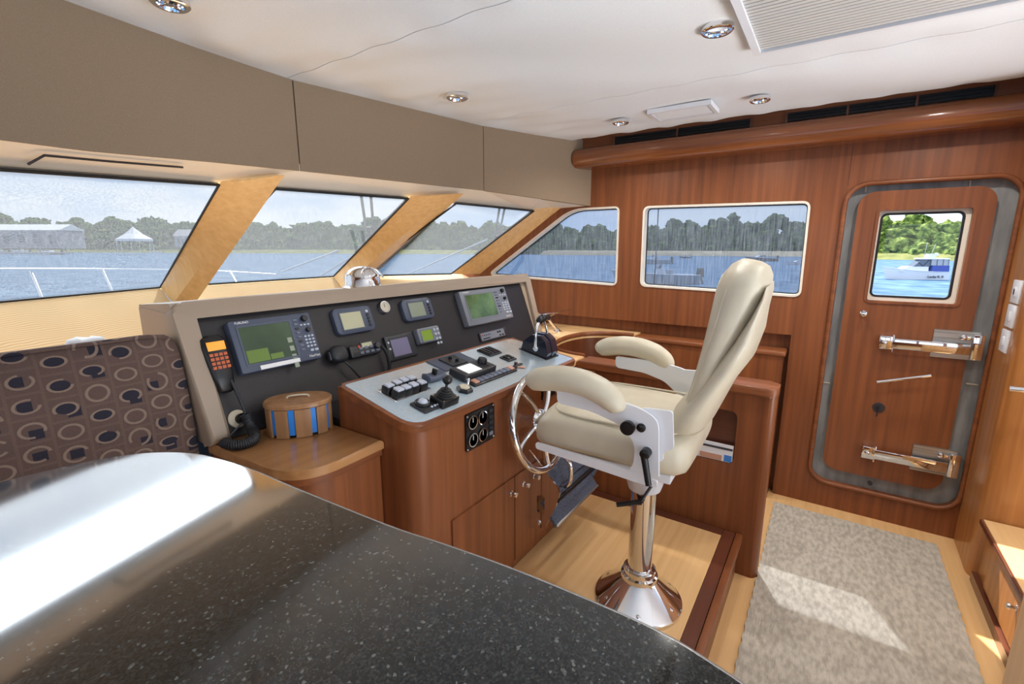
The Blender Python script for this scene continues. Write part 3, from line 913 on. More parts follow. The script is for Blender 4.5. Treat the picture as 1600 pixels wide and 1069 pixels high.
# gauge panels let into the console face
def face_panel(name, label, x0, x1, z0, z1, dials, group=None):
    t = thing(name, label, 'gauge panel', ((x0 + x1) / 2, 0.955, z0), group=group)
    mk('faceplate', slab(B(), rrect(x0, x1, z0, z1, 0.006, 3), lambda u, v, w: (u, 0.955 - w, v), 0, 0.008), 'black_plastic', t, 30)
    for cx, cz, r in dials:
        g = mk('dial', la([(r, 0), (r, 0.004), (r * 0.86, 0.0045), (r * 0.84, 0.002), (0, 0.002)], (cx, 0.947, cz), (0, -1, 0), 22), 'black_plastic', t, 40)
        mk('dial_ring', la([(r * 0.86, 0.004), (r, 0.004), (r, 0.007), (r * 0.86, 0.007), (r * 0.86, 0.004)], (cx, 0.947, cz), (0, -1, 0), 22), 'chrome', g, 40)
        mk('needle', bx((cx - 0.001, 0.941, cz), (cx + 0.001, 0.9425, cz + r * 0.7)), 'print_white', g)
    for sx in (x0 + 0.007, x1 - 0.007):
        for sz in (z0 + 0.007, z1 - 0.007):
            mk('screw', la([(0.004, 0), (0.003, 0.002), (0, 0.0025)], (sx, 0.947, sz), (0, -1, 0), 10), 'chrome', t)
    return t
gx0, gx1, gz0, gz1 = 1.128, 1.287, 0.826, 0.957
gp = face_panel('gauge_panel', 'black panel of four round engine gauges on the console face', gx0, gx1, gz0, gz1, [(1.158, 0.925, 0.024), (1.212, 0.925, 0.025), (1.158, 0.862, 0.024), (1.212, 0.862, 0.024)])
for i in range(5):
    mk('switch', bx((1.252, 0.942, 0.845 + i * 0.021), (1.272, 0.948, 0.857 + i * 0.021), 0.002), 'charcoal_plastic' if i else 'grey_plastic', gp)
face_panel('gauge_panel', 'black gauge panel half hidden behind the near armrest', 1.63, 1.80, 0.87, 0.955, [(1.665, 0.913, 0.022), (1.72, 0.913, 0.022)])

# ---- side cabinet with rounded shelf left of the console
sc = thing('side_cabinet', 'rounded cherry wood cabinet with a pale shelf top left of the console', 'cabinet', (0.75, 1.3, 0))
sh = round_poly([(0.898, 1.085), (0.60, 1.075), (0.58, 1.50), (0.898, 1.50)], [0.0, 0.17, 0.0, 0], 14)
mk('shelf_top', slab(B(), sh, ZP(0.893), 0, 0.027, 0.01, 3), 'shelf_wood', sc, 40)
inn = [(0.6 + 0.022 + (x - 0.6) * 0.93 if x < 0.89 else x, y + 0.022 if y < 1.49 else y) for x, y in sh]
mk('moulding', slab(B(), [(0.6 + 0.01 + (x - 0.6) * 0.965 if x < 0.89 else x, y + 0.01 if y < 1.49 else y) for x, y in sh], ZP(0.868), 0, 0.025), 'cherry_x', sc, 40)
mk('body', slab(B(), inn, ZP(0), 0, 0.868), 'cherry_z', sc, 40)

# ---- instrument dash
DASH = Matrix(((1, 0, 0), (0, 0.3606, -0.9327), (0, 0.9327, 0.3606)))
DORG = Vector((0, 1.48, 0.93))
def DP(u, v, w): return tuple(DORG + DASH @ Vector((u, v, w)))
ds = thing('instrument_dash', 'sloping black instrument dash in a beige padded surround', 'dash', (1.56, 1.6, 0.92))
mk('panel', slab(B(), [(0.60, -0.006), (2.47, -0.006), (2.545, 0.39), (0.60, 0.39)], DP, -0.02, 0.0), 'dash_black', ds, 0)
so = [(0.572, -0.008), (0.572, 0.43), (2.575, 0.43), (2.515, -0.008), (2.462, -0.008), (2.515, 0.386), (0.632, 0.386), (0.632, -0.008)]
so = round_poly(so, [0, 0.035, 0.035, 0, 0, 0.012, 0.012, 0], 6)
mk('surround', slab(B(), so, DP, -0.03, 0.026, 0.012, 3), 'dash_bezel', ds, 40)
top = [DP(0.575, 0.425, 0.02), DP(2.572, 0.425, 0.02), (2.57, 1.86, 1.315), (0.577, 1.86, 1.315)]
bm = B(); loft(bm, [[Vector(p) - Vector((0, -0.004, 0.03)) for p in top], [Vector(p) + Vector((0, 0.004, 0.004)) for p in top]])
mk('top_board', bm, 'dash_bezel', ds, 40)
mk('lower_body', bx((0.582, 1.505, 0.0), (1.975, 1.86, 0.925)), 'dash_black', ds, 0)
mk('lower_body', bx((0.902, 1.302, 0.0), (1.935, 1.504, 0.94)), 'dash_black', ds, 0)
for x0, x1 in ((0.574, 0.60), (2.47, 2.51)):
    bm = B()
    loft(bm, [[(x0, 1.475, 0.921), (x1, 1.475, 0.921), (x1, 1.62, 1.305), (x0, 1.62, 1.305)], [(x0, 1.86, 0.921), (x1, 1.86, 0.921), (x1, 1.86, 1.31), (x0, 1.86, 1.31)]])
    mk('side_cheek', bm, 'dash_bezel', ds, 0)

def at_dash(name, label, cat, u, v, group=None): return thing(name, label, cat, DP(u, v, 0.0), DASH, group)
def at_desk(name, label, cat, u, v, group=None): return thing(name, label, cat, KP(u, v, 0.0056), DESK, group)

def lbox(u0, u1, v0, v1, t0, t1, r=0.006, bev=0.003):
    return slab(B(), rrect(u0, u1, v0, v1, r, 4), XY, t0, t1, bev, 2)

def display(name, label, R, Sc, t, mat, smat, r=0.008, bev=0.004, group=None, cat='display'):
    """instrument box on the dash: R its outline, Sc its screen, both (u0, u1, v0, v1) on the dash slope"""
    cu, cv = (R[0] + R[1]) / 2, R[2]
    o = at_dash(name, label, cat, cu, cv, group)
    rel = lambda q: (q[0] - cu, q[1] - cu, q[2] - cv, q[3] - cv)
    a, s = rel(R), rel(Sc)
    hs = mk('housing', lbox(*a, 0.0005, t, r, bev), mat, o, 40)
    mk('bezel', plate(rrect(s[0] - 0.006, s[1] + 0.006, s[2] - 0.006, s[3] + 0.006, 0.004, 3), [rrect(*s, 0.001, 2)], XY, t - 0.002, t + 0.002), mat, hs, 30)
    mk('screen', bx((s[0] - 0.002, s[2] - 0.002, t - 0.003), (s[1] + 0.002, s[3] + 0.002, t + 0.0006)), smat, o, 0)
    return o, a, s

def key(o, x, y, t, sx, sy, mat='button_grey', h=0.003):
    mk('button', slab(B(), rrect(x - sx / 2, x + sx / 2, y - sy / 2, y + sy / 2, min(sx, sy) * 0.4, 3), XY, t - 0.001, t + h, 0.0008, 1), mat, o, 40)
def knob(o, x, y, t, r, mat='black_plastic', h=0.012, name='knob'):
    return mk(name, la([(r, 0), (r, h * 0.6), (r * 0.85, h), (0, h)], (x, y, t - 0.001), (0, 0, 1), 18), mat, o, 40)

def radar(label, R, Sc, mat, smat, t, words):
    o, a, s = display('radar_display', label, R, Sc, t, mat, smat, 0.008, 0.006, group='radar displays on the dash')
    W = a[1] - a[0]; H = a[3] - a[2]
    kx0, kw = s[1] + 0.012, a[1] - s[1] - 0.02
    top = a[3]
    knob(o, kx0 + kw * 0.70, top - H * 0.13, t, H * 0.065, 'black_plastic', 0.014)
    knob(o, kx0 + kw * 0.75, top - H * 0.37, t, H * 0.05, 'black_plastic', 0.012)
    for i in range(8):
        key(o, kx0 + kw * 0.18, top - H * (0.14 + 0.088 * i), t, kw * 0.22, H * 0.042, 'charcoal_plastic' if i % 3 == 2 else 'button_grey')
    for j in range(4):
        for i in range(3):
            key(o, kx0 + kw * (0.5 + 0.2 * i), top - H * (0.50 + 0.07 * j), t, kw * 0.13, H * 0.04, 'button_light')
    for i in range(2):
        key(o, kx0 + kw * (0.66 + 0.26 * i), top - H * 0.80, t, kw * 0.2, H * 0.05, 'button_light')
    for i in range(3):
        key(o, kx0 + kw * (0.46 + 0.2 * i), top - H * 0.255, t, kw * 0.13, H * 0.03, 'button_light')
    lettering('brand_lettering', 'FURUNO', H * 0.062, 'print_white', o, Matrix.Translation((a[0] + W * 0.07, top - H * 0.075, t + 0.0006)))
    lettering('model_lettering', words, H * 0.075, 'print_white', o, Matrix.Translation((a[1] - W * 0.17, a[2] + H * 0.06, t + 0.0006)))
    return o, a, s
o, a, s = radar('large navy radar display with dark green screen at the left of the dash', (0.7086, 0.9939, 0.1754, 0.3514), (0.7341, 0.906, 0.202, 0.326), 'navy_plastic', 'radar_glass', 0.034, 'NavNet')
t = 0.0352
mk('chart_patch', bx((s[0] + 0.004, s[2] + 0.003, t - 0.0008), (s[0] + 0.075, s[2] + 0.045, t)), 'print_green', o, 0)
mk('chart_patch', bx((s[0] + 0.078, s[2] + 0.003, t - 0.0008), (s[1] - 0.05, s[2] + 0.022, t)), 'print_green', o, 0)
for i in range(4):
    mk('screen_icon', bx((s[1] - 0.022, s[3] - 0.075 - i * 0.03, t - 0.0008), (s[1] - 0.006, s[3] - 0.057 - i * 0.03, t)), 'lcd_sage', o, 0)
mk('paper_strip', bx((s[0] + 0.035, s[2] - 0.024, t - 0.002), (s[1] + 0.002, s[2] - 0.010, t - 0.0005)), 'print_white', o, 0, 'white paper strip under the screen')
radar('grey radar display with bright green screen at the right of the dash', (1.841, 2.252, 0.1724, 0.362), (1.877, 2.112, 0.2066, 0.3361), 'grey_plastic', 'radar_glass_bright', 0.034, 'NavNet')

def pilot(label, R, Sc, smat):
    o, a, s = display('pilot_display', label, R, Sc, 0.02, 'navy_plastic', smat, 0.022, 0.006, group='small square displays on the dash')
    x = (s[1] + a[1]) / 2 + 0.002
    for i in range(5):
        key(o, x, s[3] - 0.004 - i * (s[3] - s[2]) / 4.6, 0.02, 0.013, 0.011, 'button_light' if i == 0 else 'black_plastic')
    return o
pilot('navy display with beige screen beside the large radar', (1.097, 1.281, 0.2461, 0.3543), (1.127, 1.226, 0.2646, 0.3322), 'lcd_beige')
pilot('navy display with pale sage screen right of the round gauge', (1.454, 1.641, 0.2539, 0.3578), (1.49, 1.585, 0.271, 0.3379), 'lcd_sage')
o, a, s = display('plotter_display', 'small grey plotter with lime green screen above the control desk', (1.486, 1.63, 0.1414, 0.2133), (1.507, 1.573, 0.1517, 0.2001), 0.03, 'grey_plastic', 'lcd_lime', 0.01, 0.006)
for j in range(4):
    for i in range(2):
        key(o, (s[1] + a[1]) / 2 - 0.008 + i * 0.02, s[3] - 0.005 - j * 0.022, 0.03, 0.014, 0.012, 'button_light')
o, a, s = display('touch_display', 'flat black display with violet grey screen above the control desk', (1.308, 1.471, 0.0996, 0.208), (1.334, 1.434, 0.1153, 0.1901), 0.014, 'charcoal_plastic', 'lcd_violet', 0.004, 0.003)
for i in range(2): key(o, (s[0] + a[0]) / 2, s[3] - 0.01 - i * 0.028, 0.014, 0.01, 0.01, 'button_light')

# round chrome gauge between the two square displays
gc = (1.362, 0.337)
o = at_dash('round_gauge', 'small round chrome gauge between the two square displays', 'gauge', gc[0], gc[1])
mk('case', la([(0.026, 0.0005), (0.028, 0.008), (0.026, 0.018), (0.021, 0.018), (0.020, 0.013), (0, 0.013)], (0, 0, 0), (0, 0, 1), 24), 'chrome', o, 40)
mk('dial', la([(0.020, 0.0125), (0.020, 0.0138), (0, 0.0138)], (0, 0, 0), (0, 0, 1), 24), 'beige_plastic', o)
mk('needle', bx((-0.001, -0.002, 0.0138), (0.001, 0.015, 0.0146)), 'black_plastic', o)

# radio with its microphone
o, a, s = display('marine_radio', 'black two-way radio with small beige screen below the square display', (1.118, 1.264, 0.1476, 0.196), (1.176, 1.227, 0.1809, 0.1993), 0.03, 'charcoal_plastic', 'lcd_beige', 0.008, 0.005, cat='radio')
for i in range(5): mk('speaker_slot', bx((a[0] + 0.012, a[2] + 0.016 + i * 0.012, 0.0295), (a[0] + 0.05, a[2] + 0.020 + i * 0.012, 0.0305)), 'black_plastic', o)
for j in range(2):
    for i in range(4): key(o, s[0] - 0.008 + i * 0.026, a[2] + 0.014 + j * 0.018, 0.03, 0.018, 0.011, 'button_grey')
knob(o, a[1] - 0.02, a[3] - 0.018, 0.03, 0.013, 'gunmetal', 0.016); knob(o, a[1] - 0.018, a[2] + 0.026, 0.03, 0.010, 'gunmetal', 0.014)
mk('red_button', bx((s[0] - 0.02, s[2] + 0.002, 0.029), (s[0] - 0.01, s[2] + 0.012, 0.033)), 'red_plastic', o)
mc = (1.066, 0.1755)
o = at_dash('radio_microphone', 'black fist microphone clipped beside the two-way radio', 'microphone', mc[0], mc[1])
bm = B(); loft(bm, [sup((0, 0, z), (1, 0, 0), (0, 1, 0), 0.036 * k, 0.034 * k, 24, 3) for z, k in ((0.012, 0.7), (0.018, 0.95), (0.03, 1.0), (0.042, 0.9), (0.047, 0.65))])
mk('body', bm, 'charcoal_plastic', o, 50)
for i in range(4): mk('grille_bar', bx((-0.018, 0.004 + i * 0.006, 0.0465), (0.014, 0.0065 + i * 0.006, 0.0485)), 'black_plastic', o)
mk('talk_key', bx((-0.043, -0.018, 0.018), (-0.034, 0.016, 0.034), 0.003), 'gunmetal', o, 40)
mk('clip', bx((-0.016, -0.012, 0.0005), (0.016, 0.022, 0.013), 0.002), 'black_plastic', o)
mk('cord', tb(spline([(0.012, -0.03, 0.03), (0.03, -0.06, 0.035), (0.055, -0.10, 0.03), (0.08, -0.125, 0.02), (0.11, -0.15, 0.012)], 6), 0.0042, 8), 'wire_black', o, 60)
o = at_dash('radio_cable', 'thick black cable hanging from the right end of the radio', 'cable', *(1.271, 0.1762))
mk('cable', tb(spline([(0, 0, 0.025), (0.012, -0.03, 0.03), (0.014, -0.07, 0.03), (0.006, -0.11, 0.022), (-0.012, -0.145, 0.012)], 6), 0.0075, 8), 'black_rubber', o, 60)

# stereo strip
R = (1.929, 2.178, 0.0789, 0.1319)
cu, cv = (R[0] + R[1]) / 2, (R[2] + R[3]) / 2
o = at_dash('stereo_panel', 'slim grey stereo faceplate below the right radar', 'stereo', cu, cv)
hw_, hh_ = (R[1] - R[0]) / 2, (R[3] - R[2]) / 2
mk('faceplate', lbox(-hw_, hw_, -hh_, hh_, 0.0005, 0.009, 0.004, 0.002), 'gunmetal', o, 40)
mk('front', bx((-hw_ + 0.006, -hh_ + 0.006, 0.008), (hw_ - 0.03, hh_ - 0.006, 0.011)), 'grey_plastic', o)
mk('disc_slot', bx((-hw_ + 0.02, -hh_ + 0.012, 0.0105), (-hw_ + 0.08, -hh_ + 0.018, 0.0115)), 'black_plastic', o)
for x, y in ((0.035, 0.008), (0.055, 0.008), (0.05, -0.012), (0.075, -0.012)): key(o, x, y, 0.011, 0.014, 0.010, 'black_plastic')
key(o, -hw_ + 0.02, hh_ - 0.018, 0.011, 0.008, 0.008, 'red_plastic')
for i in range(4): mk('label_mark', bx((-hw_ + 0.032 + i * 0.016, hh_ - 0.024, 0.0105), (-hw_ + 0.042 + i * 0.016, hh_ - 0.016, 0.0114)), 'dark_print', o)

# phone style handset at the left edge of the dash
hc = (0.6543, 0.2302)
o = at_dash('phone_handset', 'black radio handset with glowing orange screen and keys', 'handset', hc[0], hc[1])
bm = B(); loft(bm, [sup((0, y, 0.022), (1, 0, 0), (0, 0, 1), w, d, 20, 3.2) for y, w, d in ((-0.098, 0.012, 0.008), (-0.092, 0.024, 0.014), (-0.05, 0.030, 0.020), (0.0, 0.034, 0.021), (0.05, 0.036, 0.021), (0.075, 0.033, 0.018), (0.084, 0.022, 0.012))])
mk('body', bm, 'black_plastic', o, 50)
mk('screen', bx((-0.026, 0.034, 0.042), (0.026, 0.062, 0.0445), 0.001), 'orange_lcd', o)
for j in range(4):
    for i in range(4):
        mk('key', bx((-0.026 + i * 0.0135, 0.016 - j * 0.0135, 0.0415), (-0.0155 + i * 0.0135, 0.0255 - j * 0.0135, 0.0445), 0.001), 'orange_key', o)
mk('cradle', bx((-0.02, -0.03, 0.0005), (0.02, 0.04, 0.006)), 'charcoal_plastic', o)
q0 = Vector((0.662, 1.49, 1.098)); q1 = Vector((0.68, 1.462, 1.008))
hcord = thing('handset_cord', 'coiled black handset cord drooping onto the shelf', 'cord', (0.66, 1.4, 0.92))
mk('straight_cord', tb(spline([(0.669, 1.505, 1.098), (0.673, 1.48, 1.052), (0.677, 1.46, 1.005), (0.674, 1.455, 0.986)], 6), 0.005, 8), 'wire_black', hcord, 60)
mk('coiled_cord', tb(coil([(0.675, 1.45, 0.995), (0.678, 1.43, 0.957), (0.662, 1.383, 0.94), (0.632, 1.371, 0.937), (0.604, 1.388, 0.937), (0.594, 1.427, 0.937)], 0.0125, 34), 0.0038, 6), 'wire_black', hcord, 60)
mk('loose_end', tb(spline([(0.594, 1.427, 0.937), (0.636, 1.45, 0.954), (0.675, 1.457, 0.979)], 6), 0.0032, 6), 'wire_black', hcord, 60)
o = at_dash('cord_boss', 'round beige cable boss behind the coiled handset cord', 'cable boss', *(0.6691, 0.04642))
mk('flange', la([(0.028, 0.0005), (0.028, 0.005), (0.024, 0.008), (0, 0.008)], (0, 0, 0), (0, 0, 1), 24), 'beige_plastic', o, 40)
mk('plug', la([(0.016, 0.007), (0.016, 0.028), (0.012, 0.034), (0, 0.034)], (0.006, -0.003, 0), (0, 0, 1), 18), 'black_plastic', o, 40)

# compass on top of the dash
cc = Vector((1.342, 1.70, 1.3275)); CS = 0.80
o = thing('compass', 'domed chrome compass standing on top of the dash', 'compass', cc)
mk('binnacle', la([(r * CS, h * CS) for r, h in ((0.106, 0), (0.108, 0.008), (0.098, 0.013), (0.094, 0.018), (0.093, 0.06), (0.089, 0.074), (0.072, 0.098), (0.04, 0.114), (0, 0.119))], cc, (0, 0, 1), 40), 'chrome', o, 50)
cd = []
for i in range(15):
    a = PI * i / 14
    cd.append(cc + CS * Vector((0.066 * math.cos(a), -0.085 + 0.035 * math.sin(a) - 0.006, 0.058 + 0.052 * math.sin(a))))
mk('viewing_hood', tb(cd, 0.005, 8), 'chrome', o, 60)

# ================================================================== CONTROLS ON THE DESK
def desk_box(name, label, cat, R, t, mat, r=0.004, bev=0.002, part='base', t0=0.0004):
    cu, cv = (R[0] + R[1]) / 2, (R[2] + R[3]) / 2
    o = at_desk(name, label, cat, cu, cv)
    a = (R[0] - cu, R[1] - cu, R[2] - cv, R[3] - cv)
    mk(part, lbox(*a, t0, t, r, bev), mat, o, 40)
    return o, a, (cu, cv)

o, a, c = desk_box('trackball_panel', 'flat square panel with a pale trackball at the near corner of the desk', 'trackball', (0.9773, 1.045, 0.0451, 0.1151), 0.008, 'charcoal_plastic')
mk('ring', la([(0.026, 0.007), (0.026, 0.014), (0.022, 0.018), (0.018, 0.016), (0.018, 0.007)], (-0.004, 0.008, 0), (0, 0, 1), 24), 'black_plastic', o, 40)
mk('ball', la([(0.017, 0.008), (0.017, 0.014), (0.014, 0.021), (0.008, 0.025), (0, 0.026)], (-0.004, 0.008, 0), (0, 0, 1), 24), 'button_light', o, 60)
for i in range(3): key(o, 0.006 + i * 0.014, a[2] + 0.012, 0.008, 0.009, 0.008, 'button_light')

o, a, c = desk_box('joystick', 'black joystick with ball grip on a square box', 'joystick', (1.043, 1.121, 0.0332, 0.095), 0.026, 'black_plastic', 0.004, 0.003)
bm = B()
lathe(bm, [(0.030, 0.025), (0.030, 0.030), (0.026, 0.032), (0.027, 0.036), (0.022, 0.038), (0.023, 0.042), (0.017, 0.045), (0.018, 0.049), (0.011, 0.052), (0, 0.052)], (0, 0, 0), (0, 0, 1), 22)
mk('boot', bm, 'black_rubber', o, 50)
mk('stick', tb([(0, 0, 0.05), (0, 0, 0.072)], 0.0045, 10), 'gunmetal', o)
mk('ball_grip', la([(0, 0.067), (0.009, 0.069), (0.0155, 0.077), (0.0165, 0.085), (0.0125, 0.094), (0, 0.099)], (0, 0, 0), (0, 0, 1), 18), 'black_plastic', o, 60)
for sx in (-1, 1):
    for sy in (-1, 1): mk('screw', la([(0.004, 0.0255), (0.004, 0.0275), (0, 0.0285)], (a[1] * 0.8 * sx, a[3] * 0.8 * sy, 0), (0, 0, 1), 10), 'chrome', o)

# eight square push buttons in two rows
b0 = [(0.9827, 0.2179), (1.019, 0.2215), (1.052, 0.2238), (1.083, 0.2224)]
b1 = [(0.9888, 0.1794), (1.02, 0.179), (1.054, 0.1798), (1.089, 0.1773)]
allb = b0 + b1
mu = sum(p[0] for p in allb) / 8; mv = sum(p[1] for p in allb) / 8
o = at_desk('button_bank', 'bank of eight square push buttons on black blocks', 'button bank', mu, mv)
u0 = min(p[0] for p in allb) - mu - 0.026; u1 = max(p[0] for p in allb) - mu + 0.03
mk('plate', lbox(u0, u1, min(p[1] for p in allb) - mv - 0.022, max(p[1] for p in allb) - mv + 0.022, 0.0004, 0.003, 0.004, 0.001), 'chrome', o, 40)
for p in allb:
    x, y = p[0] - mu, p[1] - mv
    bb = mk('button_block', bx((x - 0.0165, y - 0.0165, 0.002), (x + 0.0165, y + 0.0165, 0.024), 0.002), 'black_plastic', o)
    mk('button_cap', bx((x - 0.0135, y - 0.0135, 0.023), (x + 0.0135, y + 0.0135, 0.031), 0.003), 'button_light', bb, 40)

# saddle shaped thruster lever
tc_ = (1.183, 0.2082)
o = at_desk('thruster_control', 'dark saddle shaped control with a small lever behind the joystick', 'control', *tc_)
bm = B(); loft(bm, [sup((x, 0, 0.010 + z), (0, 1, 0), (0, 0, 1), w, h, 20, 3) for x, z, w, h in ((-0.046, 0.002, 0.012, 0.008), (-0.040, 0.005, 0.022, 0.013), (-0.014, 0.001, 0.024, 0.010), (0.014, 0.001, 0.024, 0.010), (0.040, 0.005, 0.022, 0.013), (0.046, 0.002, 0.012, 0.008))])
mk('saddle', bm, 'navy_plastic', o, 50)
mk('lever', bx((-0.005, -0.010, 0.016), (0.005, 0.010, 0.042), 0.003), 'black_plastic', o, 40)
mk('foot', bx((-0.02, -0.018, 0.0004), (0.02, 0.018, 0.006)), 'black_plastic', o)

o, a, c = desk_box('blank_panel', 'flat slate panel with two small knobs at the back of the desk', 'control panel', (1.272, 1.467, 0.2289, 0.3351), 0.005, 'navy_plastic', 0.003, 0.001)
R2 = (1.323, 1.414, 0.2392, 0.3186)
mk('inner_plate', lbox(R2[0] - c[0], R2[1] - c[0], R2[2] - c[1], R2[3] - c[1], 0.004, 0.010, 0.003, 0.001), 'charcoal_plastic', o, 40)
for k in ((1.366, 0.2947), (1.373, 0.2641)): knob(o, k[0] - c[0], k[1] - c[1], 0.010, 0.007, 'black_plastic', 0.012)

o, a, c = desk_box('control_display', 'raised dark control box with a bright white screen and a round knob', 'display', (1.256, 1.446, 0.1206, 0.2041), 0.03, 'charcoal_plastic', 0.006, 0.004, t0=0.0056)
R2 = (1.282, 1.362, 0.1302, 0.1903)
mk('screen', bx((R2[0] - c[0], R2[2] - c[1], 0.028), (R2[1] - c[0], R2[3] - c[1], 0.0315)), 'lcd_white', o)
k = (1.413, 0.1716)
knob(o, k[0] - c[0], k[1] - c[1], 0.03, 0.019, 'black_plastic', 0.020)
for i in range(3): key(o, R2[1] - c[0] + 0.012 + i * 0.02, R2[2] - c[1] + 0.012, 0.03, 0.015, 0.012, 'gunmetal')

# row of labelled rocker switches
e0, e1 = (1.275, 0.1021), (1.534, 0.1001)
L_ = e1[0] - e0[0]
o = at_desk('switch_strip', 'long strip of labelled rocker switches along the near edge of the desk', 'switch strip', (e0[0] + e1[0]) / 2, (e0[1] + e1[1]) / 2)
mk('base', lbox(-L_ / 2 - 0.012, L_ / 2 + 0.006, -0.022, 0.018, 0.0004, 0.007, 0.004, 0.002), 'black_plastic', o, 40)
for i in range(9):
    x = -L_ / 2 + (i + 0.5) * L_ / 9
    mk('rocker', bx((x - L_ / 21, -0.013, 0.006), (x + L_ / 21, 0.014, 0.013), 0.002, M=Matrix.Translation((0, 0, 0.0))), 'button_grey' if i not in (0, 8) else 'skin_print', o, 40)
hc_ = (1.21, 0.08409)
o = at_desk('horn_button', 'six-sided black base with beige cap and chrome lever on the desk', 'horn button', *hc_)
mk('base', la([(0.030, 0.0004), (0.030, 0.010), (0.024, 0.014), (0, 0.014)], (0, 0, 0), (0, 0, 1), 6), 'black_plastic', o, 20)
mk('cap', la([(0.019, 0.013), (0.019, 0.019), (0, 0.019)], (-0.003, 0.0, 0), (0, 0, 1), 6), 'beige_plastic', o, 20)
mk('lever', tb([(0.02, 0.004, 0.012), (0.022, 0.006, 0.03), (0.024, 0.01, 0.036)], [0.004, 0.0045, 0.007], 10), 'chrome', o, 60)
wc = (1.561, 0.1061)
o = at_desk('trim_lever', 'small dark lever with splayed tabs at the far end of the switch strip', 'trim lever', *wc)
mk('post', la([(0.010, 0.0004), (0.010, 0.008), (0.006, 0.012), (0.008, 0.024), (0, 0.027)], (0, 0, 0), (0, 0, 1), 14), 'gunmetal', o, 50)
mk('tab', bx((0.004, -0.006, 0.004), (0.05, 0.006, 0.010), 0.002), 'charcoal_plastic', o)
mk('tab', bx((0.0, -0.006, 0.002), (0.046, 0.006, 0.006), 0.002, M=Matrix.Rotation(math.radians(-38), 4, 'Z')), 'skin_print', o)

o, a, c = desk_box('bar_switch_unit', 'small panel of four bar switches at the back of the desk', 'switch panel', (1.561, 1.648, 0.2365, 0.3128), 0.006, 'charcoal_plastic', 0.003, 0.001)
for i in range(4):
    x = a[0] + (a[1] - a[0]) * (i + 0.5) / 4
    mk('bar_switch', bx((x - 0.0065, a[2] + 0.008, 0.005), (x + 0.0065, a[3] - 0.008, 0.010), 0.0015), 'gunmetal' if i % 2 else 'black_plastic', o)
o, a, c = desk_box('rocker_switch_unit', 'tiny two-switch panel near the throttle', 'switch panel', (1.588, 1.648, 0.1562, 0.2083), 0.006, 'charcoal_plastic', 0.003, 0.001)
for i in range(2):
    x = a[0] + (a[1] - a[0]) * (0.3 + 0.4 * i)
    mk('rocker', bx((x - 0.009, a[2] + 0.01, 0.005), (x + 0.009, a[3] - 0.01, 0.011), 0.002), 'black_plastic', o)

# twin lever throttle
tc2 = (1.781, 0.1358)
o = at_desk('throttle', 'blue-black throttle with two chrome levers and black ball grips', 'throttle', tc2[0] + 0.045, tc2[1] + 0.015)
tp = [(-0.068, 0.0), (-0.072, 0.028), (-0.045, 0.078), (-0.012, 0.094), (0.028, 0.086), (0.066, 0.042), (0.068, 0.0)]
mk('housing', slab(B(), tp, lambda u, v, w: (w, u, v), -0.05, 0.05, 0.006, 2), 'blue_black_plastic', o, 30)
mk('centre_rib', slab(B(), [(u * 1.03, v * 1.04) for u, v in tp], lambda u, v, w: (w, u, v), -0.009, 0.009), 'blue_black_plastic', o, 30)
mk('foot', bx((-0.056, -0.076, 0.0003), (0.056, 0.076, 0.004)), 'black_plastic', o)
for sx, lean in ((-1, 0.0), (1, 0.012)):
    l = mk('lever', tb([(sx * 0.054, -0.008, 0.032), (sx * 0.056, 0.0, 0.07), (sx * 0.05, 0.012 + lean, 0.125), (sx * 0.028, 0.016 + lean, 0.15)], 0.006, 10), 'chrome', o, 60)
    mk('pivot', la([(0.013, 0), (0.013, 0.006), (0.008, 0.010), (0, 0.010)], (sx * 0.05, -0.008, 0.032), (sx, 0, 0), 16), 'chrome', l, 40)
    mk('ball_grip', la([(0, -0.018), (0.011, -0.015), (0.018, -0.004), (0.017, 0.008), (0.009, 0.017), (0, 0.018)], (sx * 0.022, 0.018 + lean, 0.155), (0, 0, 1), 16), 'black_plastic', l, 60)

# chrome bracket behind the throttle, right of the dash
o = thing('chrome_bracket', 'chrome bracket with a long thin arm right of the dash', 'bracket', (2.80, 1.58, 0.923))
mk('foot', la([(0.03, 0), (0.03, 0.006), (0.016, 0.012), (0.012, 0.02), (0, 0.02)], (2.86, 1.55, 0.923), (0, 0, 1), 20), 'chrome', o, 40)
mk('stem', tb([(2.86, 1.55, 0.935), (2.82, 1.57, 0.98), (2.78, 1.59, 1.035)], 0.010, 10), 'chrome', o, 60)
mk('joint', la([(0.02, -0.016), (0.02, 0.016), (0, 0.016)], (2.78, 1.59, 1.03), (0, 1, 0), 16), 'gunmetal', o, 40)
mk('arm', bx((2.70, 1.585, 1.052), (3.09, 1.61, 1.060), 0.003, M=Matrix.Translation((2.7, 1.6, 1.056)) @ Matrix.Rotation(math.radians(-6), 4, 'Z') @ Matrix.Translation((-2.7, -1.6, -1.056))), 'chrome', o, 40)
mk('brace', tb([(2.80, 1.59, 1.03), (2.92, 1.58, 1.052)], 0.004, 8), 'chrome', o, 40)

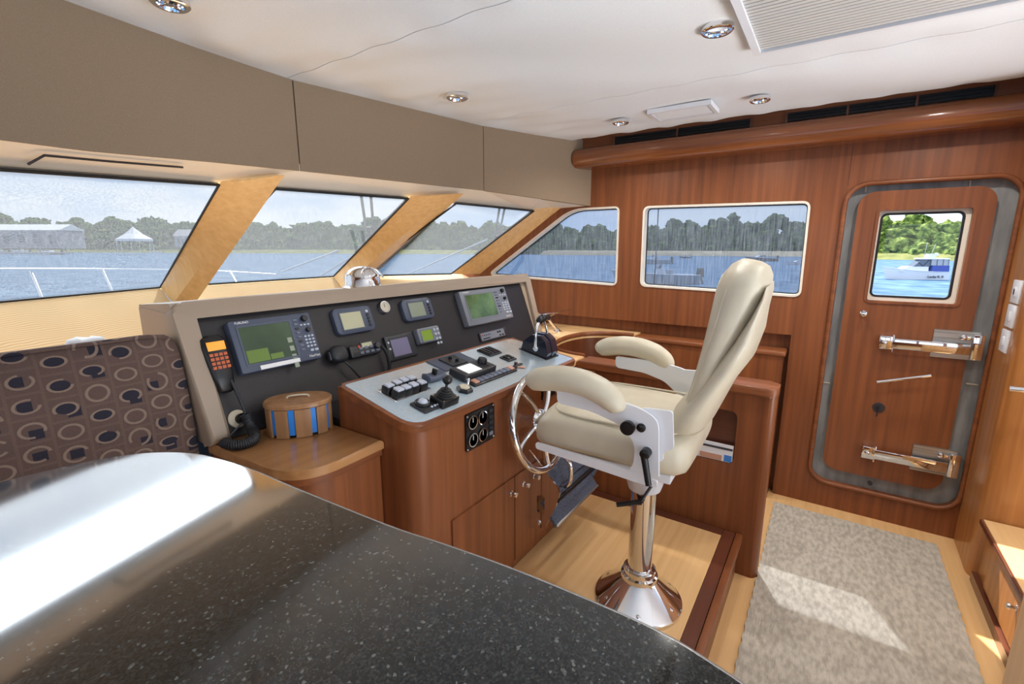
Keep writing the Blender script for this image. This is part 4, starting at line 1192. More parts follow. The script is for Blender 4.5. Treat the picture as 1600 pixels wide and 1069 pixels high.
# ---- steering wheel
wcen = Vector((1.485, 0.872, 0.84)); wn_ax = Vector((0, -1, 0.22)).normalized()
wu = Vector((1, 0, 0)); wv = wn_ax.cross(wu).normalized()
if wv.z < 0: wv = -wv
o = thing('steering_wheel', 'polished chrome steering wheel mounted on the console face', 'steering wheel', (1.485, 0.95, 0.84))
R_ = 0.184
mk('rim', tb([wcen + wu * R_ * math.cos(2 * PI * i / 56) + wv * R_ * math.sin(2 * PI * i / 56) for i in range(56)], 0.0145, 12, True), 'chrome', o, 80)
mk('hub', la([(0.045, -0.012), (0.05, 0.0), (0.042, 0.014), (0.02, 0.02), (0, 0.021)], wcen, wn_ax, 28), 'chrome', o, 50)
mk('shaft', tb([wcen - wn_ax * 0.005, (wcen - wn_ax * 0.09)], 0.026, 16), 'chrome', o, 40)
for i in range(5):
    a = 2 * PI * (i / 5) + PI / 2 + 0.35
    d = wu * math.cos(a) + wv * math.sin(a); e = wu * -math.sin(a) + wv * math.cos(a)
    mk('spoke', tb(spline([wcen + d * 0.035, wcen + d * 0.09 + e * 0.012 + wn_ax * 0.004, wcen + d * 0.15 + e * 0.035, wcen + d * 0.176 + e * 0.052], 5), [0.015] * 15 + [0.012], 10, flat=0.55, up=wn_ax), 'chrome', o, 60)

# ---- folding footrest on the console front
o = thing('footrest', 'folding chrome footrest with dimpled treads below the steering wheel', 'footrest', (1.72, 0.9, 0.33))
for x in (1.53, 1.955):
    sp = round_poly([(0.953, 0.33), (0.87, 0.36), (0.82, 0.47), (0.80, 0.545), (0.855, 0.60), (0.953, 0.69)], [0.01, 0.02, 0.02, 0.02, 0.03, 0.01], 4)
    hole = rrect(0.872, 0.908, 0.42, 0.50, 0.012, 4)
    b_ = mk('bracket', plate(sp, [hole], XP(x), -0.004, 0.004), 'chrome', o, 20)
    mk('bolt', la([(0.011, 0), (0.011, 0.004), (0.006, 0.007), (0, 0.007)], (x - 0.004, 0.90, 0.375), (-1, 0, 0), 12), 'chrome', b_, 40)
Mt = Matrix.Translation((1.745, 0.862, 0.42)) @ Matrix.Rotation(math.radians(52), 4, 'X')
mk('tread', bx((-0.205, -0.055, -0.009), (0.205, 0.055, 0.009), 0.005, M=Mt), 'tread_rubber', o, 40)
mk('tread_edge', bx((-0.207, -0.064, -0.011), (0.207, -0.053, 0.011), 0.004, M=Mt), 'brushed_steel', o, 40)
Mt = Matrix.Translation((1.745, 0.865, 0.575)) @ Matrix.Rotation(math.radians(60), 4, 'X')
mk('tread', bx((-0.205, -0.05, -0.008), (0.205, 0.05, 0.008), 0.004, M=Mt), 'tread_rubber', o, 40)
mk('crossbar', tb([(1.53, 0.815, 0.50), (1.955, 0.815, 0.50)], 0.010, 10), 'black_plastic', o, 40)
mk('grab_loop', tb(spline([(1.60, 0.86, 0.52), (1.60, 0.80, 0.55), (1.60, 0.80, 0.64), (1.60, 0.87, 0.68)], 6), 0.010, 10), 'chrome', o, 60)

# ================================================================== HELM CHAIR
ch = thing('helm_chair', 'cream leather helm chair on a chrome pedestal', 'chair', (1.54, 0.47, 0.2075))
CX = 1.54
ch.rotation_euler.z = math.radians(2.0)
mk('base_flange', la([(0.158, 0), (0.158, 0.010), (0.150, 0.014), (0.072, 0.085), (0.066, 0.092), (0, 0.092)], (CX, 0.47, 0.208), (0, 0, 1), 48), 'chrome', ch, 40)
mk('base_collar', la([(0.05, 0), (0.066, 0.002), (0.066, 0.018), (0.058, 0.022), (0.058, 0.04), (0.05, 0.044), (0.046, 0.044)], (CX, 0.47, 0.298), (0, 0, 1), 36), 'chrome', ch, 40)
for i in range(6):
    a = 2 * PI * i / 6 + 0.3
    mk('base_bolt', la([(0.009, 0), (0.009, 0.006), (0.005, 0.009), (0, 0.009)], (CX + 0.128 * math.cos(a), 0.47 + 0.128 * math.sin(a), 0.232), (0.5 * math.cos(a), 0.5 * math.sin(a), 1), 10), 'chrome', ch, 40)
mk('column', la([(0.044, 0), (0.044, 0.36), (0, 0.36)], (CX, 0.47, 0.31), (0, 0, 1), 36), 'chrome', ch, 40)
mk('swivel_housing', la([(0.046, 0), (0.056, 0.004), (0.064, 0.03), (0.066, 0.055), (0.078, 0.075), (0.082, 0.14), (0, 0.14)], (CX, 0.47, 0.655), (0, 0, 1), 32), 'white_paint', ch, 40)
mk('seat_pan', bx((CX - 0.2, 0.34, 0.796), (CX + 0.2, 0.70, 0.826), 0.004), 'white_paint', ch, 40)
for sx in (-1, 1):
    rail = round_poly([(0.765, 0.862), (0.765, 0.842), (0.42, 0.816), (0.362, 0.816), (0.362, 0.835), (0.42, 0.845), (0.50, 0.852)], [0.004, 0.01, 0.02, 0.004, 0.004, 0.02, 0.02], 4)
    mk('side_rail', slab(B(), rail, XP(CX + sx * 0.268), -0.006, 0.006, 0.0), 'white_paint', ch, 30)
# cushions
def cushion(name, secs, parent, n=36, p=3.4, mat='cream_leather'):
    """secs: (centre, U, V, half-width, half-height)"""
    bm = B(); loft(bm, [sup(c, U, V, a, b, n, p) for c, U, V, a, b in secs])
    return mk(name, bm, mat, parent, 70)
X_, Y_, Z_ = (1, 0, 0), (0, 1, 0), (0, 0, 1)
seat = cushion('seat_cushion', [((CX, y, z), X_, Z_, a, b) for y, z, a, b in (
    (0.292, 0.885, 0.19, 0.03), (0.302, 0.885, 0.222, 0.055), (0.33, 0.888, 0.243, 0.072), (0.42, 0.896, 0.252, 0.078), (0.55, 0.899, 0.254, 0.078),
    (0.66, 0.899, 0.254, 0.079), (0.73, 0.896, 0.252, 0.079), (0.768, 0.89, 0.246, 0.07), (0.784, 0.885, 0.235, 0.054), (0.792, 0.88, 0.21, 0.03))], ch)
mk('seam', tb([p for p in sup((CX, 0.53, 0.962), X_, Y_, 0.222, 0.225, 48, 5)], 0.004, 6, True), 'cream_leather', seat, 60)
def ringed(name, secs, mat='cream_leather', n=40, p=2.8):
    """secs: front (y, z), rear (y, z), half-width"""
    bm = B(); R = []
    for (yf, zf), (yr, zr), a in secs:
        V = Vector((0, (yf - yr) / 2, (zf - zr) / 2))
        R.append(sup((CX, (yf + yr) / 2, (zf + zr) / 2), X_, V, a, 1.0, n, p))
    loft(bm, R)
    return mk(name, bm, mat, ch, 70)
BK = [(0.955, 0.350, 0.30, 0.17), (0.975, 0.350, 0.29, 0.196), (1.05, 0.326, 0.268, 0.206), (1.13, 0.308, 0.240, 0.209), (1.20, 0.298, 0.212, 0.207), (1.27, 0.288, 0.180, 0.204), (1.34, 0.282, 0.150, 0.198), (1.39, 0.274, 0.140, 0.188), (1.425, 0.262, 0.140, 0.168), (1.450, 0.244, 0.150, 0.135), (1.463, 0.222, 0.170, 0.085)]
back = ringed('backrest', [((yf, z + 0.006), (yr, z - 0.004), a) for z, yf, yr, a in BK])
st = []
for x, z in [(-0.160, 1.0), (-0.166, 1.1), (-0.164, 1.22), (-0.150, 1.32), (-0.125, 1.38), (-0.08, 1.415), (0, 1.428), (0.08, 1.415), (0.125, 1.38), (0.150, 1.32), (0.164, 1.22), (0.166, 1.1), (0.160, 1.0)]:
    zs = [q[0] for q in BK]
    yf = np.interp(z, zs, [q[1] for q in BK]); yr = np.interp(z, zs, [q[2] for q in BK]); w = np.interp(z, zs, [q[3] for q in BK])
    st.append((CX + x, (yf + yr) / 2 + (yf - yr) / 2 * max(0.0, 1 - min(1, abs(x) / w) ** 2.8) ** (1 / 2.8) - 0.001, z + 0.004))
mk('stitch_line', tb(spline(st, 5), 0.0035, 6), 'cream_leather', back, 60)
side = [(CX - 0.963 * float(np.interp(z, [q[0] for q in BK], [q[3] for q in BK])) + 0.001, float(np.interp(z, [q[0] for q in BK], [(q[1] * 0.72 + q[2] * 0.28) for q in BK])), z) for z in (1.06, 1.13, 1.20, 1.27, 1.34, 1.39)]
mk('side_stitch', tb(spline(side, 4), 0.003, 6), 'cream_leather', back, 60)
shell = ringed('back_shell', [((0.352, 0.95), (0.268, 0.962), 0.18), ((0.374, 0.965), (0.255, 0.985), 0.222), ((0.366, 1.01), (0.228, 1.055), 0.228), ((0.318, 1.07), (0.203, 1.12), 0.223), ((0.268, 1.16), (0.164, 1.19), 0.219), ((0.216, 1.24), (0.147, 1.26), 0.212), ((0.178, 1.31), (0.144, 1.325), 0.20), ((0.154, 1.365), (0.138, 1.375), 0.18), ((0.147, 1.395), (0.140, 1.40), 0.14)], p=2.6)
for sx in (-1, 1):
    arm_ = []
    P_ = [(0.780, 1.072), (0.768, 1.080), (0.735, 1.092), (0.67, 1.104), (0.60, 1.102), (0.54, 1.086), (0.50, 1.062), (0.482, 1.04), (0.478, 1.032)]
    Rr = [0.016, 0.031, 0.038, 0.040, 0.040, 0.039, 0.035, 0.025, 0.010]
    pts = [(CX + sx * 0.292, y, z) for y, z in P_]
    ps = spline(pts, 4)
    rs = [float(np.interp(i / 4, range(len(Rr)), Rr)) for i in range(len(ps))]
    mk('armrest', tb(ps, rs, 20, flat=1.12, up=(0, 0.2, 1)), 'cream_leather', ch, 80)
    pp = round_poly([(0.69, 1.062), (0.52, 1.062), (0.419, 1.046), (0.369, 1.021), (0.358, 0.847), (0.448, 0.842), (0.434, 0.874), (0.431, 0.918), (0.442, 0.949), (0.49, 0.987), (0.57, 1.009), (0.69, 1.015)],
                    [0.01, 0.0, 0.03, 0.05, 0.004, 0.01, 0.01, 0.02, 0.02, 0.02, 0.02, 0.02], 4)
    mk('side_plate', slab(B(), pp, XP(CX + sx * 0.268), -0.005, 0.005), 'white_paint', ch, 30)
    hp = round_poly([(0.43, 1.045), (0.335, 1.05), (0.325, 0.94), (0.352, 0.925), (0.352, 0.895), (0.37, 0.89)], [0.02, 0.01, 0.01, 0.01, 0.01, 0.01], 3)
    mk('hinge_plate', slab(B(), hp, XP(CX + sx * 0.256), -0.004, 0.004), 'white_paint', ch, 30)
xo = CX - 0.268 - 0.005
mk('tilt_knob', la([(0.012, 0), (0.012, 0.012), (0.021, 0.014), (0.021, 0.028), (0, 0.03)], (1.267, 0.45, 0.989), (-1, 0, 0), 20), 'black_plastic', ch, 40)
mk('pivot_bolt', la([(0.013, 0), (0.013, 0.006), (0.007, 0.01), (0, 0.01)], (1.267, 0.416, 0.99), (-1, 0, 0), 16), 'black_plastic', ch, 40)
l0 = Vector((1.25, 0.4, 0.918)); l1 = Vector((1.235, 0.377, 0.833))
lv = mk('lock_lever', tb([l0, l0.lerp(l1, 0.3), l1], [0.011, 0.010, 0.009], 12), 'black_plastic', ch, 50, 'black locking lever')
mk('lever_hub', la([(0.015, 0), (0.015, 0.024), (0.010, 0.028), (0, 0.028)], (1.267, l0.y - 0.004, l0.z + 0.002), (-1, 0, 0), 18), 'black_plastic', lv, 40)
l0 = Vector((1.485, 0.463, 0.632)); l1 = Vector((1.45, 0.54, 0.614))
lv = mk('height_lever', tb([l0, l0.lerp(l1, 0.3), l1], [0.011, 0.009, 0.008], 12), 'black_plastic', ch, 50, 'black height lever on the column')
mk('lever_stud', tb([l0, (CX - 0.02, 0.46, 0.64)], 0.007, 10), 'gunmetal', lv, 40)
mk('lever_rod', tb([l0 + Vector((0, 0, 0.005)), (1.44, 0.411, 0.745)], 0.0055, 8), 'gunmetal', lv, 40)

# ================================================================== SMALL WOODEN BOX
o = thing('oval_box', 'oval wooden lidded box with bright blue vertical stripes', 'box', (0.80, 1.375, 0.921))
ea = math.radians(-36.5)
EU, EV = Vector((math.cos(ea), math.sin(ea), 0)), Vector((-math.sin(ea), math.cos(ea), 0))
bc = Vector((0.803, 1.372, 0))
def ering(a, b, z, n=48): return [tuple(p) for p in sup(bc + Vector((0, 0, z)), EU, EV, a, b, n, 2.2)]
bm = B(); loft(bm, [ering(0.090, 0.064, 0.9212), ering(0.092, 0.066, 0.924), ering(0.092, 0.066, 1.010), ering(0.090, 0.064, 1.014)])
mk('liner', bm, 'black_plastic', o, 40)
bm = B(); loft(bm, [ering(0.098, 0.072, 1.012), ering(0.1015, 0.0755, 1.015), ering(0.1015, 0.0755, 1.024), ering(0.097, 0.071, 1.0285), ering(0.05, 0.035, 1.0305), ering(0.01, 0.008, 1.031)])
lid = mk('lid', bm, 'box_wood', o, 40)
mk('lid_handle', tb(spline([bc + EU * -0.032 + Vector((0, 0, 1.029)), bc + EU * -0.028 + Vector((0, 0, 1.037)), bc + EU * 0.0 + Vector((0, 0, 1.039)), bc + EU * 0.028 + Vector((0, 0, 1.037)), bc + EU * 0.032 + Vector((0, 0, 1.029))], 4), 0.0028, 8), 'beige_plastic', lid, 60)
ns = 10
for i in range(ns):
    for part, f0, f1, rr, z0, z1, mt in (('stave', 0.02, 0.70, 0.006, 0.9212, 1.011, 'box_wood'), ('blue_stripe', 0.71, 0.99, 0.002, 0.929, 1.011, 'ribbon_blue')):
        bm = B(); ringsA = []
        for z in (z0, z1):
            inner = []; outer_ = []
            for k in range(6):
                t = 2 * PI * (i + f0 + (f1 - f0) * k / 5) / ns + 0.25
                ct, st_ = math.cos(t), math.sin(t)
                e = 2 / 2.2
                dx = math.copysign(abs(ct) ** e, ct); dy = math.copysign(abs(st_) ** e, st_)
                outer_.append(bc + EU * (0.092 + rr) * dx + EV * (0.066 + rr) * dy + Vector((0, 0, z)))
                inner.append(bc + EU * 0.0915 * dx + EV * 0.0655 * dy + Vector((0, 0, z)))
            ringsA.append(outer_ + inner[::-1])
        loft(bm, ringsA)
        mk(part, bm, mt, o, 30)

# ================================================================== SETTEE AND TABLE
o = thing('settee', 'settee with brown circle patterned upholstery under the left front window', 'settee', (-0.2, 1.6, 0.0))
secs = []
for x, k in ((-1.0, 1), (0.50, 1), (0.545, 0.97), (0.562, 0.9), (0.568, 0.8)):
    c = Vector((x, 1.60, 0.90))
    pr = [(1.525, 0.50), (1.515, 0.80), (1.522, 1.00), (1.545, 1.15), (1.565, 1.225), (1.58, 1.247), (1.605, 1.256), (1.64, 1.252), (1.665, 1.235), (1.675, 1.20), (1.675, 0.50)]
    secs.append([(x, c.y + (y - c.y) * k, c.z + (z - c.z) * (0.5 + 0.5 * k)) for y, z in pr])
bm = B(); loft(bm, secs)
mk('back_cushion', bm, 'circle_upholstery', o, 60)
mk('piping', tb([(-1.0, 1.585, 1.253), (0.50, 1.585, 1.253), (0.545, 1.585, 1.243), (0.562, 1.585, 1.21)], 0.006, 8), 'circle_upholstery', o, 60)
mk('seat_cushion', bx((-1.0, 1.46, 0.42), (0.555, 1.513, 0.56), 0.02, 3), 'circle_upholstery', o, 50)
mk('plinth', bx((-1.0, 1.47, 0.001), (0.555, 1.68, 0.42)), 'cherry_z', o)
cl = thing('folded_cloth', 'small crumpled white cloth lying behind the settee back', 'cloth', (0.39, 1.74, 1.2))
bm = B(); loft(bm, [sup((0.40, 1.735, 1.17 + z), X_, Y_, a, b, 16, 2.4) for z, a, b in ((0.0, 0.06, 0.04), (0.045, 0.055, 0.036), (0.068, 0.04, 0.028), (0.08, 0.018, 0.014))])
for v in bm.verts: v.co.z += 0.006 * math.sin(v.co.x * 90) + 0.004 * math.sin(v.co.y * 120)
mk('cloth', bm, 'paper', cl, 60)

o = thing('dinette_table', 'dark speckled granite table top with a rounded far end', 'table', (0.0, 0.5, 0.0))
te = [(0.18, -0.20), (0.42, -0.09), (0.508, -0.01), (0.540, 0.078), (0.551, 0.163), (0.545, 0.35), (0.530, 0.50), (0.513, 0.631), (0.496, 0.90), (0.489, 1.049), (0.475, 1.17), (0.445, 1.28), (0.38, 1.37), (0.29, 1.42), (0.153, 1.448), (0.0, 1.46), (-0.3, 1.465), (-0.75, 1.46)]
tp = [tuple(p)[:2] for p in spline([(x * 0.82, y * 0.82, 0) for x, y in te], 5)] + [(-0.85, 1.1), (-0.85, -0.1), (-0.7, -0.164)]
mk('top', slab(B(), tp, ZP(1.06), 0, 0.03, 0.006, 3), 'granite', o, 30)
edge = [(x, y, 1.0815) for x, y in offset_poly(tp, 0.001)]
mk('edge_band', tb(edge, 0.0075, 8, True), 'edge_highlight', o, 60)  # pale tube stands in for the bright highlight along the granite rim
mk('pedestal', la([(0.25, 0.0005), (0.25, 0.03), (0.06, 0.06), (0.05, 0.5), (0.05, 1.02), (0.2, 1.05), (0.2, 1.0595), (0, 1.0595)], (-0.2, 0.7, 0), (0, 0, 1), 32), 'chrome', o, 40)

# ================================================================== WALKWAY
bm = B()
nx, ny = 90, 50
g = []
x0, x1, y0, y1 = 1.2, 3.0, -0.60, 0.132
rng = np.random.RandomState(4)
for i in range(nx + 1):
    row = []
    for j in range(ny + 1):
        x = x0 + (x1 - x0) * i / nx; y = y0 + (y1 - y0) * j / ny
        ed = 0.003 * math.sin(i * 1.7) if j in (0, ny) else 0
        row.append(bm.verts.new((x, y + ed, 0.009 + 0.0012 * rng.rand())))
    g.append(row)
for i in range(nx):
    for j in range(ny): bm.faces.new((g[i][j], g[i + 1][j], g[i + 1][j + 1], g[i][j + 1]))
r = bmesh.ops.extrude_edge_only(bm, edges=[e for e in bm.edges if e.is_boundary])
for v in r['geom']:
    if isinstance(v, bmesh.types.BMVert): v.co.z = 0.0005
tag(mk('rug', bm, 'rug_weave', None, 60), 'textured beige runner rug on the walkway floor', 'rug')

cb = thing('step_cabinet', 'low cherry wood step cabinet with pale top at the right edge', 'cabinet', (2.3, -0.9, 0))
mk('body', bx((1.95, -1.3, 0.0005), (2.76, -0.705, 0.295)), 'honey_z', cb)
mk('top_panel', bx((1.95, -1.3, 0.295), (2.755, -0.685, 0.309), 0.003), 'oak_x', cb)
mk('edge_strip', bx((1.95, -0.6845, 0.285), (2.755, -0.674, 0.309), 0.003), 'dark_cherry_x', cb)
d = mk('drawer_front', bx((1.98, -0.7045, 0.06), (2.62, -0.694, 0.28)), 'honey_z', cb)
mk('knob', la([(0.013, 0), (0.013, 0.002), (0.006, 0.004), (0.006, 0.014), (0.013, 0.019), (0.010, 0.026), (0, 0.028)], (2.26, -0.694, 0.21), (0, 1, 0), 16), 'chrome', d, 40)
mk('toe_kick', bx((1.95, -0.704, 0.001), (2.755, -0.682, 0.045)), 'dark_cherry_x', cb)

cbe = thing('end_cabinet', 'pale wood cabinet end at the lower right corner', 'cabinet', (1.5, -0.9, 0))
mk('side_panel', bx((1.25, -1.2, 0.013), (1.70, -0.528, 0.95), 0.004), 'oak_z', cbe, 30)
mk('toe_kick', bx((1.27, -1.18, 0.0005), (1.68, -0.62, 0.05)), 'dark_cherry_x', cbe)

gr = thing('grab_rail', 'chrome grab rail end on the bulkhead at the right edge', 'rail', (2.66, -0.655, 0.937))
p0 = Vector((2.66, -0.655, 0.937)); p1 = p0 + Vector((-0.06, -0.22, 0.02))
mk('rail', tb([p0, p1], 0.0125, 14), 'chrome', gr, 40)
mk('rail_bracket', tb([p0.lerp(p1, 0.6), (2.7655, p0.lerp(p1, 0.6).y, p0.z)], 0.009, 10), 'chrome', gr, 40)

for q, lab, two in (((2.92, -0.677, 1.313), 'white switch plate, topmost of the three beside the door', True), ((2.928, -0.677, 1.205), 'white switch plate, middle of the three beside the door', False), ((2.943, -0.677, 1.091), 'white switch plate, lowest of the three beside the door', False)):
    x, z = q[0], q[2]
    t = thing('switch_plate', lab, 'switch', (x, -0.678, z - 0.047), group='switch plates beside the door')
    yb = -0.6775 - (x - 2.765) * 0.0267
    mk('plate', bx((x - 0.052, yb - 0.0005, z - 0.05), (x + 0.052, yb + 0.010, z + 0.05), 0.003), 'white_paint', t, 40)
    mk('rocker', bx((x - 0.018, yb + 0.009, z - 0.02), (x + 0.018, yb + 0.014, z + 0.02), 0.002), 'white_paint', t, 40)
    if two: mk('slot', bx((x - 0.008, yb + 0.0135, z - 0.012), (x + 0.008, yb + 0.0148, z + 0.012)), 'black_plastic', t)

# ================================================================== CEILING FITTINGS
def downlamp(x, y, r_, power=3.2):
    d = bpy.data.lights.new('down_fill_lamp', 'AREA'); d.shape = 'DISK'; d.size = r_ * 1.1
    d.energy = power; d.color = (1.0, 0.96, 0.90); d.spread = math.radians(150)
    l = bpy.data.objects.new('down_fill_lamp', d); COL.objects.link(l); l.location = (x, y, 2.19)
for x, y in ((2.64, -0.35), (1.9, -0.75)): downlamp(x, y, 0.045)      # two added unseen lamps without fixtures, to brighten the walkway
for (x, y), lab in (((0.695, 1.65), 'recessed chrome ceiling light at the top left, cut by the frame'), ((1.806, 1.531), 'recessed chrome ceiling light nearest the fabric bulkhead'), ((1.75, 0.39), 'recessed chrome ceiling light left of the big air grille'),
                    ((2.654, 1.066), 'recessed chrome ceiling light left of the white access panel'), ((2.637, 0.371), 'recessed chrome ceiling light right of the white access panel')):
    t = thing('downlight', lab, 'ceiling light', (x, y, 2.17), group='recessed ceiling lights')
    if x > 1.7 and y < 1.2: downlamp(x, y, 0.045, 2.4 if x < 2 else 3.4)
    r_ = 0.05 if x < 2.3 else 0.045
    mk('trim_ring', la([(r_, 0.018), (r_, 0.004), (r_ * 0.9, 0), (r_ * 0.72, 0), (r_ * 0.62, 0.012), (r_ * 0.62, 0.03)], (x, y, 2.178), (0, 0, 1), 28), 'chrome', t, 40)
    mk('lens', la([(r_ * 0.62, 0.022), (r_ * 0.3, 0.018), (0, 0.017)], (x, y, 2.18), (0, 0, 1), 20), 'button_light', t, 60)
ag = thing('ceiling_air_grille', 'large white slatted air grille set in the ceiling', 'air grille', (1.8, 0.0, 2.18))
mk('frame', plate([(1.35, 0.315), (2.005, 0.315), (2.005, -0.62), (1.35, -0.62)], [[(1.37, 0.292), (1.988, 0.292), (1.988, -0.6), (1.37, -0.6)]], ZP(2.170), 0, 0.03), 'white_paint', ag, 20)
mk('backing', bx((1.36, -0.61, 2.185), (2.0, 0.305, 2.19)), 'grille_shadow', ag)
for i in range(28):
    x = 1.382 + i * 0.0218
    mk('slat', bx((-0.007, -0.6, -0.0013), (0.007, 0.292, 0.0013), 0, 2, Matrix.Translation((x, 0, 2.18)) @ Matrix.Rotation(0.12, 4, 'Y')), 'grille_slat', ag, 0)
ap = thing('access_panel', 'small white framed access panel in the ceiling near the valance', 'ceiling panel', (2.65, 0.73, 2.18))
mk('frame', plate([(2.555, 0.572), (2.752, 0.572), (2.752, 0.885), (2.555, 0.885)], [[(2.572, 0.59), (2.735, 0.59), (2.735, 0.867), (2.572, 0.867)]], ZP(2.180), 0, 0.022), 'white_paint', ap, 20)
mk('panel', bx((2.58, 0.598, 2.183), (2.727, 0.859, 2.2)), 'headliner', ap, 0)

# ================================================================== OUTSIDE
SEA = -1.2
tag(mk('sea', bx((-700, -500, SEA - 0.5), (1200, 1500, SEA)), 'sea_water', None, 0), 'rippled blue harbour water outside the windows', 'water', kind='stuff')

def wiper(label, top, bend, blade0, blade1, gap):
    t = thing('windshield_wiper', label, 'wiper', bend, group='windshield wipers')
    g = Vector(gap)
    for k in (0, 1): mk('arm', tb([Vector(top) + g * k, Vector(bend) + g * k * 0.9], 0.009, 8), 'wire_black', t, 40)
    mk('arm_joint', tb([Vector(bend), Vector(bend) + g * 0.9], 0.014, 8), 'wire_black', t, 40)
    mk('blade', tb([blade0, blade1], 0.012, 8), 'black_rubber', t, 40)
    mk('blade_carrier', tb([Vector(blade0).lerp(Vector(blade1), 0.25), Vector(bend) + g * 0.4, Vector(blade0).lerp(Vector(blade1), 0.75)], 0.006, 8), 'wire_black', t, 40)
wiper('black twin-arm wiper at the right side of the middle front window', (1.962, 2.45, 1.826), (2.309, 2.85, 1.64), (2.4, 3.1, 1.468), (2.188, 2.3, 1.794), (0.075, 0, 0))
wiper('black twin-arm wiper at the right side of the right front window', (3.08, 2.2, 1.82), (3.584, 2.62, 1.602), (3.607, 2.75, 1.497), (3.384, 2.15, 1.747), (0.07, 0, 0))

rl = thing('bow_rail', 'thin steel bow rail outside the front windows', 'rail', (2, 6.5, -0.5))
rp_ = [(0.439, 5.4, 1.34), (0.879, 5.8, 1.323), (1.714, 6.4, 1.277), (2.474, 6.9, 1.229), (3.201, 7.2, 1.176), (3.92, 7, 1.104)]
mk('top_rail', tb(spline(rp_, 4), 0.016, 8), 'chrome', rl, 60)
for a, b in (((1.096, 6, 1.31), (1.09, 5.7, 1.017)), ((1.714, 6.4, 1.277), (1.706, 6.1, 0.977)), ((3.326, 7.1, 1.174), (3.314, 6.9, 0.992))):
    mk('stanchion', tb([a, Vector(b) + (Vector(b) - Vector(a)) * 0.6], 0.013, 8), 'chrome', rl, 60)
def line_(label, a, b, r=0.012):
    mk('guy_line', tb([a, b], r, 6), 'boat_grey', rl, 60, label)
line_('taut pale line rising across the middle front window', (3.449, 6, 1.19), (3.321, 4.6, 1.468))
line_('second taut pale line nearer the middle window post', (3.473, 5.2, 1.157), (3.369, 4.4, 1.413))
line_('taut grey line rising across the right front window', (4.298, 4.6, 1.145), (4.511, 3.4, 1.6), 0.009)
tag(mk('hanging_line', tb([(3.6, 1.215, SEA - 0.05), (3.6, 1.118, 1.208), (3.6, 1.121, 1.883)], 0.004, 6), 'wire_black', None, 60), 'thin black line hanging outside the wide side window', 'line')

def clumps(name, label, spots, mat, seed):
    """one leafy mass of many lobes; spots: (x, y, z, r)"""
    rng = np.random.RandomState(seed)
    t = bmesh.new(); bmesh.ops.create_icosphere(t, subdivisions=2, radius=1)
    V = np.array([v.co[:] for v in t.verts]); t.verts.index_update(); F = np.array([[v.index for v in f.verts] for f in t.faces]); t.free()
    vs = []; fs = []
    for i, (x, y, z, r) in enumerate(spots):
        d = 1 + 0.22 * rng.randn(len(V), 1)
        vs.append(V * d * np.array([r * rng.uniform(0.9, 1.3), r * rng.uniform(0.9, 1.3), r * rng.uniform(0.75, 1.1)]) + np.array([x, y, z]))
        fs.append(F + i * len(V))
    me = bpy.data.meshes.new(name); me.from_pydata(np.concatenate(vs).tolist(), [], np.concatenate(fs).tolist())
    me.materials.append(MATS[mat])
    o = bpy.data.objects.new(name, me); COL.objects.link(o)
    return tag(o, label, 'trees', kind='stuff')

def woods(p, q, height, n, rmin, rmax, seed, depth):
    rng = np.random.RandomState(seed); out = []
    p, q = np.array(p), np.array(q)
    away = np.array([(q - p)[1], -(q - p)[0]]); away = away / np.linalg.norm(away)
    if away @ p < 0: away = -away
    for i in range(n):
        t = rng.rand(); b = p + (q - p) * t
        s = rng.rand() ** 0.7
        hh = height(t) * (0.9 + 0.1 * math.sin(t * 60) + 0.07 * math.sin(t * 143 + 1))
        r = rng.uniform(rmin, rmax)
        z = SEA + 0.2 + s * (hh - r)
        d = 1.0 + s * depth + rng.uniform(0, depth * 0.3)
        out.append((b[0] + away[0] * d, b[1] + away[1] * d, z, r))
    return out
# starboard shore, seen through the side windows and the right front window
clumps('shore_woodland', 'dark green wooded shore seen through the side windows', woods((182, -4), (163, 150), lambda t: 13.4 + 1.2 * math.sin(t * 9) , 1300, 0.9, 1.9, 1, 9), 'foliage', 2)
# far shore ahead
clumps('shore_woodland', 'hazy green wooded shore seen through the front windows', woods((165, 148), (60, 520), lambda t: 15.5 + 11 * t + 1.5 * math.sin(t * 14), 1400, 1.5, 3.4, 3, 18), 'foliage', 4)
# near headland in the door window
clumps('shore_woodland', 'bright green wooded headland seen through the door window', woods((152, 2), (128, -60), lambda t: 10.6 + 1.2 * math.sin(t * 12), 520, 0.9, 2.0, 5, 8), 'foliage_near', 6)
def hill(label, p, q, h, mat):
    p, q = Vector((*p, 0)), Vector((*q, 0)); n = Vector(((q - p).y, -(q - p).x, 0)).normalized()
    if n.dot(p) < 0: n = -n
    bm = B(); V = []
    for k, (dd, zz) in enumerate(((2.0, 0.4), (6, h * 0.35), (11, h * 0.60), (20, h * 0.62), (30, -0.4))):
        V.append([bm.verts.new(v + n * dd + Vector((0, 0, SEA + zz))) for v in (p, q)])
    for a, b in zip(V, V[1:]): bm.faces.new((a[0], a[1], b[1], b[0]))
    bmesh.ops.solidify(bm, geom=bm.faces[:], thickness=0.3)
    tag(mk('hillside', bm, mat, None, 0), label, 'hill', kind='structure')
hill('low leafy hillside behind the starboard beach', (182, -4), (163, 150), 12.5, 'foliage')
hill('low leafy hillside on the shore ahead', (165, 148), (60, 520), 19, 'foliage')
hill('low leafy hillside behind the marsh strip', (152, 2), (128, -60), 10.0, 'foliage_near')
